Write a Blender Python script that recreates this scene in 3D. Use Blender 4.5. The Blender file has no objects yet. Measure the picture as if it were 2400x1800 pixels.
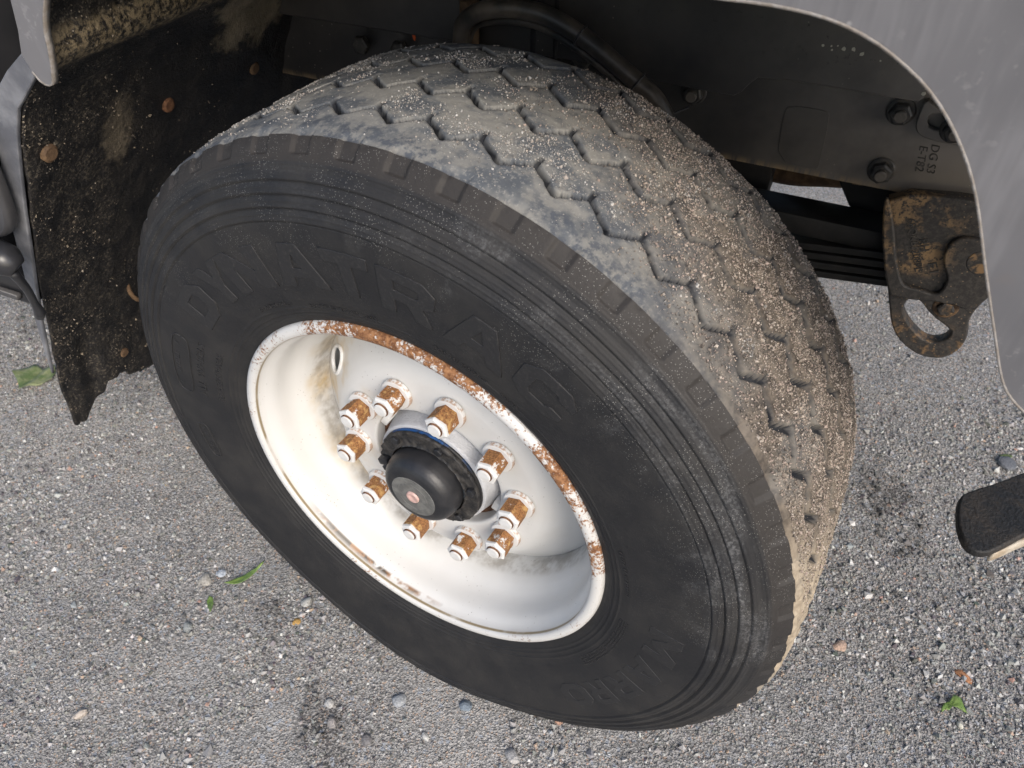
import bpy, math, random
import numpy as np
from mathutils import Matrix, Vector

random.seed(7)
rng = np.random.default_rng(11)
SC = bpy.context.scene
COL = SC.collection
PI = math.pi

# ------------------------------------------------------------------ camera
cam_d = bpy.data.cameras.new("camera")
cam_d.sensor_width = 36.0
cam_d.lens = 26.684
cam_d.clip_start = 0.02
cam_d.clip_end = 500.0
cam_d.dof.use_dof = True
cam_d.dof.focus_distance = 0.98
cam_d.dof.aperture_fstop = 9.0
cam = bpy.data.objects.new("camera", cam_d)
COL.objects.link(cam)
cam.matrix_world = Matrix(((0.917628, -0.277849, 0.284183, 0.37893),
                           (0.397334, 0.624671, -0.672244, -0.73391),
                           (0.009261, 0.729785, 0.683614, 1.36356),
                           (0, 0, 0, 1)))
SC.camera = cam

# ------------------------------------------------------------------ sky and sun
SUN_EL, SUN_AZ = math.radians(38), math.radians(-46)      # azimuth from +X (truck front), minus = towards the viewer
sd = Vector((math.cos(SUN_EL) * math.cos(SUN_AZ), math.cos(SUN_EL) * math.sin(SUN_AZ), math.sin(SUN_EL)))
world = bpy.data.worlds.new("World")
SC.world = world
world.use_nodes = True
wn = world.node_tree.nodes
wl = world.node_tree.links
sky = wn.new("ShaderNodeTexSky")
sky.sky_type = 'NISHITA'
sky.sun_disc = False
sky.sun_elevation = SUN_EL
sky.sun_rotation = math.atan2(sd.x, sd.y)
sky.air_density = 1.0
sky.dust_density = 2.5
wn["Background"].inputs[1].default_value = 0.15
wl.new(sky.outputs[0], wn["Background"].inputs[0])
sun_d = bpy.data.lights.new("sun", 'SUN')
sun_d.energy = 1.75
sun_d.angle = math.radians(24)
sun_d.color = (1.0, 0.93, 0.84)
sun = bpy.data.objects.new("sun", sun_d)
COL.objects.link(sun)
sun.rotation_euler = sd.to_track_quat('Z', 'Y').to_euler()

SC.view_settings.view_transform = 'Standard'
SC.view_settings.look = 'None'
SC.view_settings.exposure = 0.55
SC.view_settings.gamma = 1.0
SC.view_settings.use_curve_mapping = False
SC.cycles.use_denoising = True
SC.cycles.use_adaptive_sampling = True
SC.cycles.adaptive_threshold = 0.025
SC.cycles.max_bounces = 6
SC.cycles.caustics_reflective = False
SC.cycles.caustics_refractive = False

# ------------------------------------------------------------------ numpy noise
_tab = rng.random(4096).astype(np.float32)


def _h(ix, iy, iz):
    n = (ix * 374761393 + iy * 668265263 + iz * 1274126177) & 0x7fffffff
    n = ((n ^ (n >> 13)) * 1274126177) & 0x7fffffff
    return _tab[(n ^ (n >> 16)) & 4095]


def vnoise(x, y, z=0.0):
    x, y, z = np.broadcast_arrays(np.asarray(x, float), np.asarray(y, float), np.asarray(z, float))
    ix, iy, iz = np.floor(x).astype(np.int64), np.floor(y).astype(np.int64), np.floor(z).astype(np.int64)
    fx, fy, fz = x - ix, y - iy, z - iz
    fx, fy, fz = fx * fx * (3 - 2 * fx), fy * fy * (3 - 2 * fy), fz * fz * (3 - 2 * fz)
    r = 0.0
    for a in (0, 1):
        wx = fx if a else 1 - fx
        for b in (0, 1):
            wy = fy if b else 1 - fy
            for c in (0, 1):
                wz = fz if c else 1 - fz
                r = r + wx * wy * wz * _h(ix + a, iy + b, iz + c)
    return r


def fbm(x, y, z=0.0, o=3):
    r, a, t = 0.0, 1.0, 0.0
    for i in range(o):
        r = r + a * vnoise(np.asarray(x) * 2 ** i + 13.7 * i, np.asarray(y) * 2 ** i + 7.1 * i, np.asarray(z) * 2 ** i)
        t += a
        a *= 0.5
    return r / t


def sstep(a, b, x):
    t = np.clip((x - a) / (b - a), 0, 1)
    return t * t * (3 - 2 * t)


# ------------------------------------------------------------------ object helpers
def link(name, me, mat=None, parent=None):
    o = bpy.data.objects.new(name, me)
    COL.objects.link(o)
    if mat is not None and len(me.materials) == 0:
        me.materials.append(mat)
    if parent is not None:
        o.parent = parent
    return o


def empty(name, loc=(0, 0, 0)):
    o = bpy.data.objects.new(name, None)
    o.location = loc
    COL.objects.link(o)
    return o


def tag(o, label, cat=None, group=None):
    o["label"] = label
    if cat:
        o["category"] = cat
    if group:
        o["group"] = group
    return o


def np_mesh(name, co, faces, smooth=True, attrs=None):
    """co (n,3), faces (m,k) int array with k = 3 or 4"""
    me = bpy.data.meshes.new(name)
    co = np.asarray(co, np.float32)
    faces = np.asarray(faces, np.int32)
    m, k = faces.shape
    me.vertices.add(len(co))
    me.vertices.foreach_set("co", co.ravel())
    me.loops.add(m * k)
    me.loops.foreach_set("vertex_index", faces.ravel())
    me.polygons.add(m)
    me.polygons.foreach_set("loop_start", np.arange(0, m * k, k, dtype=np.int32))
    me.update(calc_edges=True)
    if smooth:
        me.polygons.foreach_set("use_smooth", np.ones(m, bool))
    else:
        me.polygons.foreach_set("use_smooth", np.zeros(m, bool))
    for nm, (typ, arr) in (attrs or {}).items():
        a = me.attributes.new(nm, typ, 'POINT')
        if typ == 'FLOAT':
            a.data.foreach_set("value", np.asarray(arr, np.float32).ravel())
        else:
            a.data.foreach_set("color", np.asarray(arr, np.float32).ravel())
    me.validate()
    return me


def grid_faces(nu, nv, wrap_u=False):
    """vertices index = u*nv+v"""
    u = np.arange(nu if wrap_u else nu - 1)
    v = np.arange(nv - 1)
    U, V = np.meshgrid(u, v, indexing='ij')
    U2 = (U + 1) % nu
    return np.stack([U * nv + V, U2 * nv + V, U2 * nv + V + 1, U * nv + V + 1], -1).reshape(-1, 4)


def raw_mesh(name, vs, fs, smooth=False):
    me = bpy.data.meshes.new(name)
    me.from_pydata([tuple(v) for v in vs], [], [tuple(f) for f in fs])
    me.update()
    if smooth:
        for p in me.polygons:
            p.use_smooth = True
    return me


def lathe(name, prof, n=160, smooth=True, flip=False):
    """prof list of (r, y_out): revolved round the wheel axis; outboard is local -Y"""
    prof = np.array(prof, float)
    th = np.arange(n) * 2 * PI / n
    r, y = prof[:, 0], prof[:, 1]
    co = np.stack([np.cos(th)[:, None] * r, np.broadcast_to(-y, (n, len(r))), np.sin(th)[:, None] * r], -1).reshape(-1, 3)
    f = grid_faces(n, len(r), True)
    if flip:
        f = f[:, ::-1]
    return np_mesh(name, co, f, smooth)


def box_mesh(name, lo, hi, bev=0.0, seg=2):
    import bmesh
    bm = bmesh.new()
    bmesh.ops.create_cube(bm, size=1.0)
    for v in bm.verts:
        v.co = Vector([lo[i] + (v.co[i] + 0.5) * (hi[i] - lo[i]) for i in range(3)])
    if bev > 0:
        bmesh.ops.bevel(bm, geom=bm.edges[:], offset=bev, segments=seg, affect='EDGES', profile=0.5)
    me = bpy.data.meshes.new(name)
    bm.to_mesh(me)
    bm.free()
    if bev > 0:
        for p in me.polygons:
            p.use_smooth = True
        me.set_sharp_from_angle(angle=math.radians(40))
    return me


def smooth_loop(pts, it=2, closed=True):
    """Chaikin corner cutting"""
    for _ in range(it):
        q = []
        n = len(pts)
        rngn = range(n) if closed else range(n - 1)
        if not closed:
            q.append(pts[0])
        for i in rngn:
            a, b = pts[i], pts[(i + 1) % n]
            q.append((a[0] * .75 + b[0] * .25, a[1] * .75 + b[1] * .25))
            q.append((a[0] * .25 + b[0] * .75, a[1] * .25 + b[1] * .75))
        if not closed:
            q.append(pts[-1])
        pts = q
    return pts


def shape_mesh(name, loops, thick, bev=0.0, res=1):
    """filled 2-D outline (with holes), thick along local z, centred on z=0"""
    cu = bpy.data.curves.new(name, 'CURVE')
    cu.dimensions = '2D'
    cu.fill_mode = 'BOTH'
    cu.extrude = max(thick / 2 - bev, 0.0)
    cu.bevel_depth = bev
    cu.bevel_resolution = res
    cu.offset = -bev
    for lp in loops:
        sp = cu.splines.new('POLY')
        sp.points.add(len(lp) - 1)
        for i, (a, b) in enumerate(lp):
            sp.points[i].co = (a, b, 0, 1)
        sp.use_cyclic_u = True
    o = bpy.data.objects.new(name, cu)
    COL.objects.link(o)
    dg = bpy.context.evaluated_depsgraph_get()
    me = bpy.data.meshes.new_from_object(o.evaluated_get(dg))
    bpy.data.objects.remove(o)
    bpy.data.curves.remove(cu)
    me.name = name
    return me


def text_mesh(name, body, size=1.0, offset=0.0, extrude=0.0):
    cu = bpy.data.curves.new(name, 'FONT')
    cu.body = body
    cu.size = size
    cu.offset = offset
    cu.extrude = extrude
    cu.resolution_u = 3
    o = bpy.data.objects.new(name, cu)
    COL.objects.link(o)
    dg = bpy.context.evaluated_depsgraph_get()
    me = bpy.data.meshes.new_from_object(o.evaluated_get(dg))
    bpy.data.objects.remove(o)
    bpy.data.curves.remove(cu)
    me.name = name
    return me


def get_co(me):
    a = np.empty(len(me.vertices) * 3, np.float32)
    me.vertices.foreach_get("co", a)
    return a.reshape(-1, 3)


def set_co(me, co):
    me.vertices.foreach_set("co", np.asarray(co, np.float32).ravel())
    me.update()


def xz_plate(name, loops, y0, y1, bev=0.0):
    """plate in the truck's side plane; loops in (x, z); between y0 (outboard) and y1"""
    me = shape_mesh(name, loops, abs(y1 - y0), bev)
    c = get_co(me)
    set_co(me, np.stack([c[:, 0], (y0 + y1) / 2 - c[:, 2], c[:, 1]], -1))
    return me


def tube_mesh(name, pts, rad, n=14, sub=6):
    """round tube along a Catmull-Rom path; rad scalar or list"""
    P = [Vector(p) for p in pts]
    if not hasattr(rad, '__len__'):
        rad = [rad] * len(P)
    path, rr = [], []
    for i in range(len(P) - 1):
        p0, p1, p2, p3 = P[max(i - 1, 0)], P[i], P[i + 1], P[min(i + 2, len(P) - 1)]
        for k in range(sub):
            t = k / sub
            path.append(0.5 * ((2 * p1) + (-p0 + p2) * t + (2 * p0 - 5 * p1 + 4 * p2 - p3) * t * t + (-p0 + 3 * p1 - 3 * p2 + p3) * t ** 3))
            rr.append(rad[i] * (1 - t) + rad[i + 1] * t)
    path.append(P[-1])
    rr.append(rad[-1])
    vs, fs = [], []
    up = Vector((0.13, 0.9, 0.35)).normalized()
    for i, p in enumerate(path):
        t = (path[min(i + 1, len(path) - 1)] - path[max(i - 1, 0)]).normalized()
        a = t.cross(up).normalized()
        b = t.cross(a).normalized()
        for k in range(n):
            an = 2 * PI * k / n
            vs.append(p + (a * math.cos(an) + b * math.sin(an)) * rr[i])
    for i in range(len(path) - 1):
        for k in range(n):
            fs.append((i * n + k, i * n + (k + 1) % n, (i + 1) * n + (k + 1) % n, (i + 1) * n + k))
    fs.append(tuple(range(n))[::-1])
    fs.append(tuple(range((len(path) - 1) * n, len(path) * n)))
    return raw_mesh(name, vs, fs, True)


def hex_mesh(name, r, z0, z1, cham=0.0015, sides=6, smooth=False):
    """prism round local z with chamfered ends"""
    rings = [(0.0, z0), (r * .98, z0), (r, z0 + cham), (r, z1 - cham), (r - cham * 1.4, z1), (0.0, z1)]
    vs, fs = [], []
    for rad, z in rings:
        for k in range(sides):
            a = 2 * PI * k / sides
            vs.append((rad * math.cos(a), rad * math.sin(a), z))
    for i in range(len(rings) - 1):
        for k in range(sides):
            fs.append((i * sides + k, i * sides + (k + 1) % sides, (i + 1) * sides + (k + 1) % sides, (i + 1) * sides + k))
    import bmesh
    bm = bmesh.new()
    bv = [bm.verts.new(v) for v in vs]
    for f in fs:
        try:
            bm.faces.new([bv[i] for i in f])
        except ValueError:
            pass
    bmesh.ops.remove_doubles(bm, verts=bm.verts[:], dist=1e-6)
    bmesh.ops.recalc_face_normals(bm, faces=bm.faces[:])
    me = bpy.data.meshes.new(name)
    bm.to_mesh(me)
    bm.free()
    if smooth:
        for p in me.polygons:
            p.use_smooth = True
        me.set_sharp_from_angle(angle=math.radians(35))
    return me


_OCT = np.array([(1, 0, 0), (-1, 0, 0), (0, 1, 0), (0, -1, 0), (0, 0, 1), (0, 0, -1)], float)
_OF = np.array([(0, 2, 4), (2, 1, 4), (1, 3, 4), (3, 0, 4), (2, 0, 5), (1, 2, 5), (3, 1, 5), (0, 3, 5)])


def grains_mesh(name, pos, size, cols, flat=0.7):
    """one mesh of many little angular grains"""
    n = len(pos)
    q = rng.normal(size=(n, 4))
    q /= np.linalg.norm(q, axis=1, keepdims=True)
    w, x, y, z = q.T
    R = np.stack([1 - 2 * (y * y + z * z), 2 * (x * y - z * w), 2 * (x * z + y * w),
                  2 * (x * y + z * w), 1 - 2 * (x * x + z * z), 2 * (y * z - x * w),
                  2 * (x * z - y * w), 2 * (y * z + x * w), 1 - 2 * (x * x + y * y)], -1).reshape(n, 3, 3)
    sc = rng.uniform(flat, 1.25, (n, 1, 3)) * size[:, None, None]
    v = _OCT[None] * sc * rng.uniform(0.75, 1.2, (n, 6, 1)) + rng.normal(size=(n, 6, 3)) * 0.16 * size[:, None, None]
    v = np.einsum('nij,nkj->nki', R, v) + pos[:, None]
    f = (_OF[None] + (np.arange(n) * 6)[:, None, None]).reshape(-1, 3)
    c = np.concatenate([np.repeat(cols, 6, 0), np.ones((n * 6, 1))], 1)
    return np_mesh(name, v.reshape(-1, 3), f, False, {"col": ('FLOAT_COLOR', c)})


# ------------------------------------------------------------------ materials
class NT:
    def __init__(self, name):
        self.m = bpy.data.materials.new(name)
        self.m.use_nodes = True
        self.n = self.m.node_tree.nodes
        self.l = self.m.node_tree.links
        self.b = self.n["Principled BSDF"]
        self._co = None

    def set(self, **k):
        names = {'rough': 'Roughness', 'metal': 'Metallic', 'spec': 'Specular IOR Level', 'coat': 'Coat Weight', 'coatr': 'Coat Roughness', 'col': 'Base Color',
                 'sheen': 'Sheen Weight', 'trans': 'Transmission Weight'}
        for a, v in k.items():
            s = self.b.inputs[names[a]]
            if hasattr(v, 'is_output') or isinstance(v, bpy.types.NodeSocket):
                self.l.new(v, s)
            else:
                s.default_value = (*v, 1) if a == 'col' else v
        return self

    def co(self, kind='Object'):
        if self._co is None:
            self._co = self.n.new("ShaderNodeTexCoord")
        return self._co.outputs[kind]

    def mapping(self, scale=(1, 1, 1), kind='Object', rot=(0, 0, 0)):
        m = self.n.new("ShaderNodeMapping")
        m.inputs['Scale'].default_value = scale
        m.inputs['Rotation'].default_value = rot
        self.l.new(self.co(kind), m.inputs[0])
        return m.outputs[0]

    def noise(self, scale, detail=4, rough=0.55, vec=None, dist=0.0):
        t = self.n.new("ShaderNodeTexNoise")
        t.inputs['Scale'].default_value = scale
        t.inputs['Detail'].default_value = min(detail, 4 if scale < 20 else (3 if scale < 130 else 2))
        t.inputs['Roughness'].default_value = rough
        t.inputs['Distortion'].default_value = dist
        self.l.new(vec if vec is not None else self.co(), t.inputs['Vector'])
        return t.outputs[0]

    def voro(self, scale, out='Distance', vec=None, feature='F1', rnd=1.0):
        t = self.n.new("ShaderNodeTexVoronoi")
        t.feature = feature
        t.inputs['Scale'].default_value = scale
        t.inputs['Randomness'].default_value = rnd
        self.l.new(vec if vec is not None else self.co(), t.inputs['Vector'])
        return t.outputs[out]

    def attr(self, name, out='Fac'):
        t = self.n.new("ShaderNodeAttribute")
        t.attribute_name = name
        return t.outputs[out]

    def ramp(self, src, a, b, lo=0.0, hi=1.0):
        t = self.n.new("ShaderNodeMapRange")
        t.interpolation_type = 'SMOOTHSTEP'
        t.inputs['From Min'].default_value = a
        t.inputs['From Max'].default_value = b
        t.inputs['To Min'].default_value = lo
        t.inputs['To Max'].default_value = hi
        self.l.new(src, t.inputs['Value'])
        return t.outputs[0]

    def math(self, op, a, b=None, c=None):
        t = self.n.new("ShaderNodeMath")
        t.operation = op
        for i, v in enumerate((a, b, c)):
            if v is None:
                continue
            if isinstance(v, (int, float)):
                t.inputs[i].default_value = v
            else:
                self.l.new(v, t.inputs[i])
        return t.outputs[0]

    def mul(self, a, b):
        return self.math('MULTIPLY', a, b)

    def add(self, a, b):
        return self.math('ADD', a, b)

    def sep(self, vec):
        t = self.n.new("ShaderNodeSeparateXYZ")
        self.l.new(vec, t.inputs[0])
        return t.outputs

    def mix(self, fac, a, b):
        t = self.n.new("ShaderNodeMix")
        t.data_type = 'RGBA'
        for s, v in ((t.inputs[0], fac), (t.inputs[6], a), (t.inputs[7], b)):
            if isinstance(v, tuple):
                s.default_value = (*v, 1)
            elif isinstance(v, (int, float)):
                s.default_value = v
            else:
                self.l.new(v, s)
        return t.outputs[2]

    def bump(self, h, strength=0.5, dist=0.002, prev=None):
        t = self.n.new("ShaderNodeBump")
        t.inputs['Strength'].default_value = strength
        t.inputs['Distance'].default_value = dist
        self.l.new(h, t.inputs['Height'])
        if prev is not None:
            self.l.new(prev, t.inputs['Normal'])
        self.l.new(t.outputs[0], self.b.inputs['Normal'])
        return t.outputs[0]


def mat_ground():
    t = NT("gravel_sand")
    patch = t.noise(2.2, 4, 0.6)
    patch2 = t.noise(7.0, 5, 0.65)
    cell = t.voro(330, 'Color')
    cs = t.sep(cell)
    cell2 = t.voro(160, 'Color')
    c2 = t.sep(cell2)
    base = t.mix(t.ramp(patch, .35, .68), (.225, .219, .207), (.345, .337, .318))
    base = t.mix(t.ramp(patch2, .40, .30), base, (.17, .163, .158))
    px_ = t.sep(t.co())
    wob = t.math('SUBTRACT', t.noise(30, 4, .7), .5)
    base = t.mix(t.ramp(px_[0], .05, .75, 0, .75), base, (.160, .158, .154))  # shade of the gaps between stones put into the base, stronger towards +X
    for (dx_, dy_, r_) in ((-.155, -.325, .055), (-.115, -.355, .04), (-.375, -.035, .05), (-.36, -.19, .035), (.73, .62, .07)):
        a_, b_ = t.math('SUBTRACT', px_[0], dx_), t.math('SUBTRACT', px_[1], dy_)
        d_ = t.math('SQRT', t.add(t.mul(a_, a_), t.mul(b_, b_)))
        base = t.mix(t.ramp(t.math('MULTIPLY_ADD', wob, r_ * 2.4, d_), r_, r_ * .4, 0, .85), base, (.075, .067, .060))
    g = t.mix(t.ramp(cs[0], .0, 1.0), (.06, .06, .063), (.56, .545, .53))
    base = t.mix(0.5, base, g)
    tint = t.mix(t.ramp(cs[1], .93, .96), base, (.44, .34, .27))
    tint = t.mix(t.ramp(c2[1], .95, .97), tint, (.33, .35, .38))
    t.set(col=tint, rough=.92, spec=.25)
    d1 = t.voro(330)
    n2 = t.noise(90, 6, .7)
    b = t.bump(n2, .8, .006)
    t.bump(d1, 1.0, .0022, b)
    return t.m


def mat_grain(name, rough=.85):
    t = NT(name)
    n = t.noise(900, 2)
    t.set(col=t.mix(t.ramp(n, .3, .7, 0, .35), t.attr("col", 'Color'), (.16, .15, .145)), rough=rough, spec=.3)
    return t.m


def mat_tyre():
    t = NT("weathered_rubber")
    tread, mud = t.attr("tread"), t.attr("mud")
    dust = t.attr("dust")
    big = t.noise(14, 5, .65)
    fine = t.noise(260, 5, .75)
    speck = t.voro(420)
    sp2 = t.noise(24, 3)
    side = t.mix(t.ramp(big, .3, .75), (.017, .0175, .0195), (.031, .030, .0295))
    side = t.mix(t.mul(t.attr('band'), .75), side, (.038, .034, .031))
    side = t.mix(t.mul(dust, t.ramp(fine, .40, .72, .10, .8)), side, (.17, .172, .175))
    spm = t.mul(t.ramp(speck, .22, .13), t.mul(t.ramp(sp2, .42, .58), t.attr('speck')))
    side = t.mix(t.mul(spm, .6), side, (.36, .35, .33))
    # tread: dusty grey rubber, blue-black where scrubbed, tan where muddy
    wear = t.noise(22, 6, .7)
    tr = t.mix(t.ramp(wear, .38, .60), (.090, .099, .110), (.215, .210, .192))
    tr = t.mix(t.mul(t.ramp(fine, .52, .70), .55), tr, (.30, .29, .265))
    tr = t.mix(t.mul(dust, t.ramp(t.noise(85, 6, .75), .38, .58, .95, .15)), tr, (.070, .079, .094))
    tr = t.mix(t.attr('groove'), tr, t.mix(t.ramp(wear, .35, .65), (.014, .016, .021), (.036, .038, .042)))  # groove floors: undusted dark rubber, with the recess shade painted in
    mc = t.mix(t.ramp(t.noise(60, 6, .7), .3, .7), (.055, .047, .040), (.165, .138, .110))
    mc = t.mix(t.attr('mudlow'), mc, t.mix(t.ramp(t.noise(90, 6, .7), .3, .7), (.25, .205, .15), (.40, .335, .25)))
    tr = t.mix(t.mul(mud, t.math('SUBTRACT', 1.0, t.attr('groove'))), tr, mc)
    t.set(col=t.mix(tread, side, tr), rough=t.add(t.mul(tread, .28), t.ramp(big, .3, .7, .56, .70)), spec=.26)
    b = t.bump(fine, .35, .0012)
    t.bump(t.noise(70, 4), .25, .003, b)
    return t.m


def mat_letter():
    t = NT("raised_rubber")
    fine = t.noise(260, 5, .75)
    t.set(col=t.mix(t.ramp(fine, .5, .75), (.021, .0212, .0228), (.039, .0378, .037)), rough=.58, spec=.32)
    t.bump(fine, .3, .001)
    return t.m


def rust_col(t):
    n = t.noise(180, 6, .75)
    return t.mix(t.ramp(n, .3, .7), (.13, .052, .021), (.33, .165, .075))


def mat_rim():
    """white painted steel; rust and dirt where the flange has chipped"""
    t = NT("chipped_white_paint")
    xyz = t.sep(t.co())
    r = t.math('SQRT', t.add(t.mul(xyz[0], xyz[0]), t.mul(xyz[2], xyz[2])))
    out = t.mul(xyz[1], -1.0)
    ang = t.math('ARCTAN2', xyz[2], xyz[0])           # radians, 0 = front
    white = t.mix(t.ramp(t.noise(5, 4), .3, .7), (.635, .632, .618), (.585, .580, .560))
    # yellow-brown wash on the rear part of the barrel
    wash = t.mul(t.ramp(t.noise(9, 5, .65), .46, .72), t.mul(t.ramp(r, .262, .250), t.ramp(t.math('ABSOLUTE', ang), 1.9, 2.7)))
    wash = t.mul(wash, t.ramp(t.math('ABSOLUTE', t.math('SUBTRACT', out, .065)), .05, .015))
    white = t.mix(t.mul(wash, .95), white, (.50, .36, .16))
    grime = t.mul(t.ramp(t.math('ABSOLUTE', t.math('SUBTRACT', r, .2515)), .0035, .0005), t.ramp(t.noise(30, 5, .7), .35, .65))
    white = t.mix(t.mul(grime, .6), white, (.22, .19, .15))
    film = t.mul(t.ramp(t.noise(13, 6, .7), .45, .75), t.ramp(out, .16, .05))
    white = t.mix(t.mul(film, .12), white, (.42, .37, .29))
    # specks
    sp = t.mul(t.ramp(t.voro(150), .13, .07), t.ramp(t.noise(16, 3), .50, .60))
    white = t.mix(t.mul(sp, .85), white, (.12, .09, .06))
    # flange rust: most between the front and the top
    flange = t.ramp(r, .281, .287)
    arc = t.ramp(t.math('ABSOLUTE', t.math('SUBTRACT', ang, 1.15)), 1.30, .45)
    n1 = t.noise(38, 7, .72)
    n2 = t.noise(240, 5, .7)
    nm = t.add(t.mul(n1, .42), t.mul(n2, .58))
    thr = t.add(t.mul(arc, .155), t.ramp(t.noise(7, 4), .35, .65, -.10, .07))
    rust = t.ramp(t.add(nm, thr), .56, .68)
    edge = t.mul(t.ramp(t.math('ABSOLUTE', t.math('SUBTRACT', r, .2835)), .0022, .0008), t.ramp(t.noise(9, 4), .40, .55))
    rust = t.math('MAXIMUM', t.mul(rust, flange), t.mul(edge, t.ramp(arc, -.1, .5)))
    col = t.mix(rust, white, rust_col(t))
    # dark dirt line inside the lip, lower rear
    lipd = t.mul(t.ramp(t.math('ABSOLUTE', t.math('SUBTRACT', out, .1570)), .0085, .004), t.mul(t.ramp(r, .2835, .281), t.ramp(r, .262, .268)))
    low = t.ramp(t.math('ABSOLUTE', t.add(ang, 2.0)), .62, .25)
    dn = t.ramp(t.add(t.noise(26, 6, .7), t.ramp(t.noise(3.3, 2), .35, .65, -.10, .14)), .36, .50)
    col = t.mix(t.mul(t.mul(lipd, low), dn), col, t.mix(t.ramp(n1, .45, .6), (.045, .035, .022), (.24, .12, .045)))
    thin = t.mul(t.ramp(t.math('ABSOLUTE', t.math('SUBTRACT', out, .1630)), .0032, .0010), t.mul(t.ramp(r, .2842, .2834), t.ramp(r, .262, .268)))
    col = t.mix(t.mul(thin, t.ramp(t.noise(14, 4), .34, .50, .25, .9)), col, (.20, .145, .06))
    t.set(col=col, rough=t.ramp(rust, 0, 1, .38, .85), spec=.45)
    t.bump(t.add(t.mul(n2, rust), t.mul(t.noise(90, 3), .12)), .4, .0015)
    return t.m


def mat_nut():
    t = NT("rusty_painted_nut")
    info = t.n.new("ShaderNodeObjectInfo")
    ofs = t.n.new("ShaderNodeVectorMath")
    ofs.operation = 'ADD'
    cmb = t.n.new("ShaderNodeCombineXYZ")
    t.l.new(t.mul(info.outputs['Random'], 37.0), cmb.inputs[0])
    t.l.new(t.co(), ofs.inputs[0])
    t.l.new(cmb.outputs[0], ofs.inputs[1])
    v = ofs.outputs[0]
    xyz = t.sep(t.co())
    n1 = t.noise(52, 4, .6, v)
    n2 = t.noise(420, 4, .7, v)
    body = t.mul(t.ramp(xyz[2], .0268, .0245), t.ramp(xyz[2], -.001, .003))
    m = t.ramp(t.add(t.mul(n1, .8), t.mul(n2, .2)), 0.38, .43)
    m = t.mul(m, t.ramp(t.add(xyz[2], t.mul(n1, .006)), .0305, .0285))
    rc = t.mix(t.ramp(n2, .3, .7), (.14, .056, .022), (.36, .175, .062))
    rc = t.mix(t.ramp(n1, .54, .66), rc, (.48, .29, .11))
    t.set(col=t.mix(m, (.66, .66, .65), rc), rough=t.ramp(m, 0, 1, .4, .8))
    t.bump(t.mul(n2, m), .5, .001)
    return t.m


def mat_washer():
    t = NT("white_washer_rust_edge")
    n1 = t.noise(60, 5, .6)
    n2 = t.noise(300, 4, .7)
    xyz = t.sep(t.co())
    r = t.math('SQRT', t.add(t.mul(xyz[0], xyz[0]), t.mul(xyz[1], xyz[1])))
    m = t.mul(t.ramp(r, .0228, .0240), t.ramp(t.add(t.mul(n1, .7), t.mul(n2, .3)), .50, .58))
    t.set(col=t.mix(t.mul(m, .7), (.66, .66, .65), (.33, .16, .06)), rough=.45)
    return t.m


def mat_simple(name, col, rough=.6, spec=.5, var=None, scale=30, bump=0.0, bs=120, metal=0.0):
    t = NT(name)
    c = col
    if var:
        c = t.mix(t.ramp(t.noise(scale, 5, .6), .35, .7), col, var)
    t.set(col=c, rough=rough, spec=spec, metal=metal)
    if bump:
        t.bump(t.noise(bs, 5, .65), bump, .003)
    return t.m


def mat_guard():
    t = NT("dirty_black_mudguard")
    xyz = t.sep(t.co())
    fine = t.noise(190, 6, .75)
    mid = t.noise(26, 5, .65)
    big = t.noise(5, 4, .6)
    base = t.mix(t.ramp(mid, .3, .7), (.006, .006, .007), (.019, .017, .016))
    rear = t.math('MAXIMUM', t.ramp(xyz[1], .16, .0), t.ramp(xyz[2], .95, 1.0))      # outboard strip is gritty
    grit = t.mul(t.mul(t.ramp(fine, .50, .66), t.ramp(mid, .36, .58)), rear)
    c = t.mix(t.mul(grit, .55), base, (.15, .13, .10))
    band = t.mul(t.ramp(xyz[2], .992, 1.006), t.ramp(xyz[2], 1.062, 1.040))
    c = t.mix(t.mul(band, t.ramp(t.noise(120, 6, .7), .38, .62)), c, (.22, .175, .11))
    # a big dried-mud patch near the inboard top
    dx = t.mul(t.math('SUBTRACT', xyz[1], .36), 9.0)
    dz = t.mul(t.math('SUBTRACT', xyz[2], .955), 11.0)
    d = t.math('SQRT', t.add(t.mul(dx, dx), t.mul(dz, dz)))
    pm = t.ramp(t.add(d, t.mul(t.math('SUBTRACT', t.noise(18, 5, .7), .5), 1.6)), 1.05, .70)
    c = t.mix(t.mul(pm, .9), c, t.mix(t.ramp(mid, .3, .7), (.15, .125, .085), (.24, .20, .14)))
    # a lighter smear
    dx = t.mul(t.math('SUBTRACT', xyz[1], .055), 22.0)
    dz = t.mul(t.math('SUBTRACT', xyz[2], .845), 12.0)
    d2 = t.math('SQRT', t.add(t.mul(dx, dx), t.mul(dz, dz)))
    c = t.mix(t.mul(t.ramp(t.add(d2, t.mul(t.noise(40, 5, .7), 1.4)), 1.55, .95), .7), c, (.15, .125, .09))
    sp = t.mul(t.ramp(t.voro(120), .16, .09), t.ramp(t.noise(12, 2), .45, .60))
    c = t.mix(t.mul(sp, rear), c, (.36, .31, .25))
    t.set(col=c, rough=.62, spec=.45)
    b = t.bump(t.noise(75, 6, .7), .55, .006)
    t.bump(fine, .5, .002, b)
    return t.m


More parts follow.
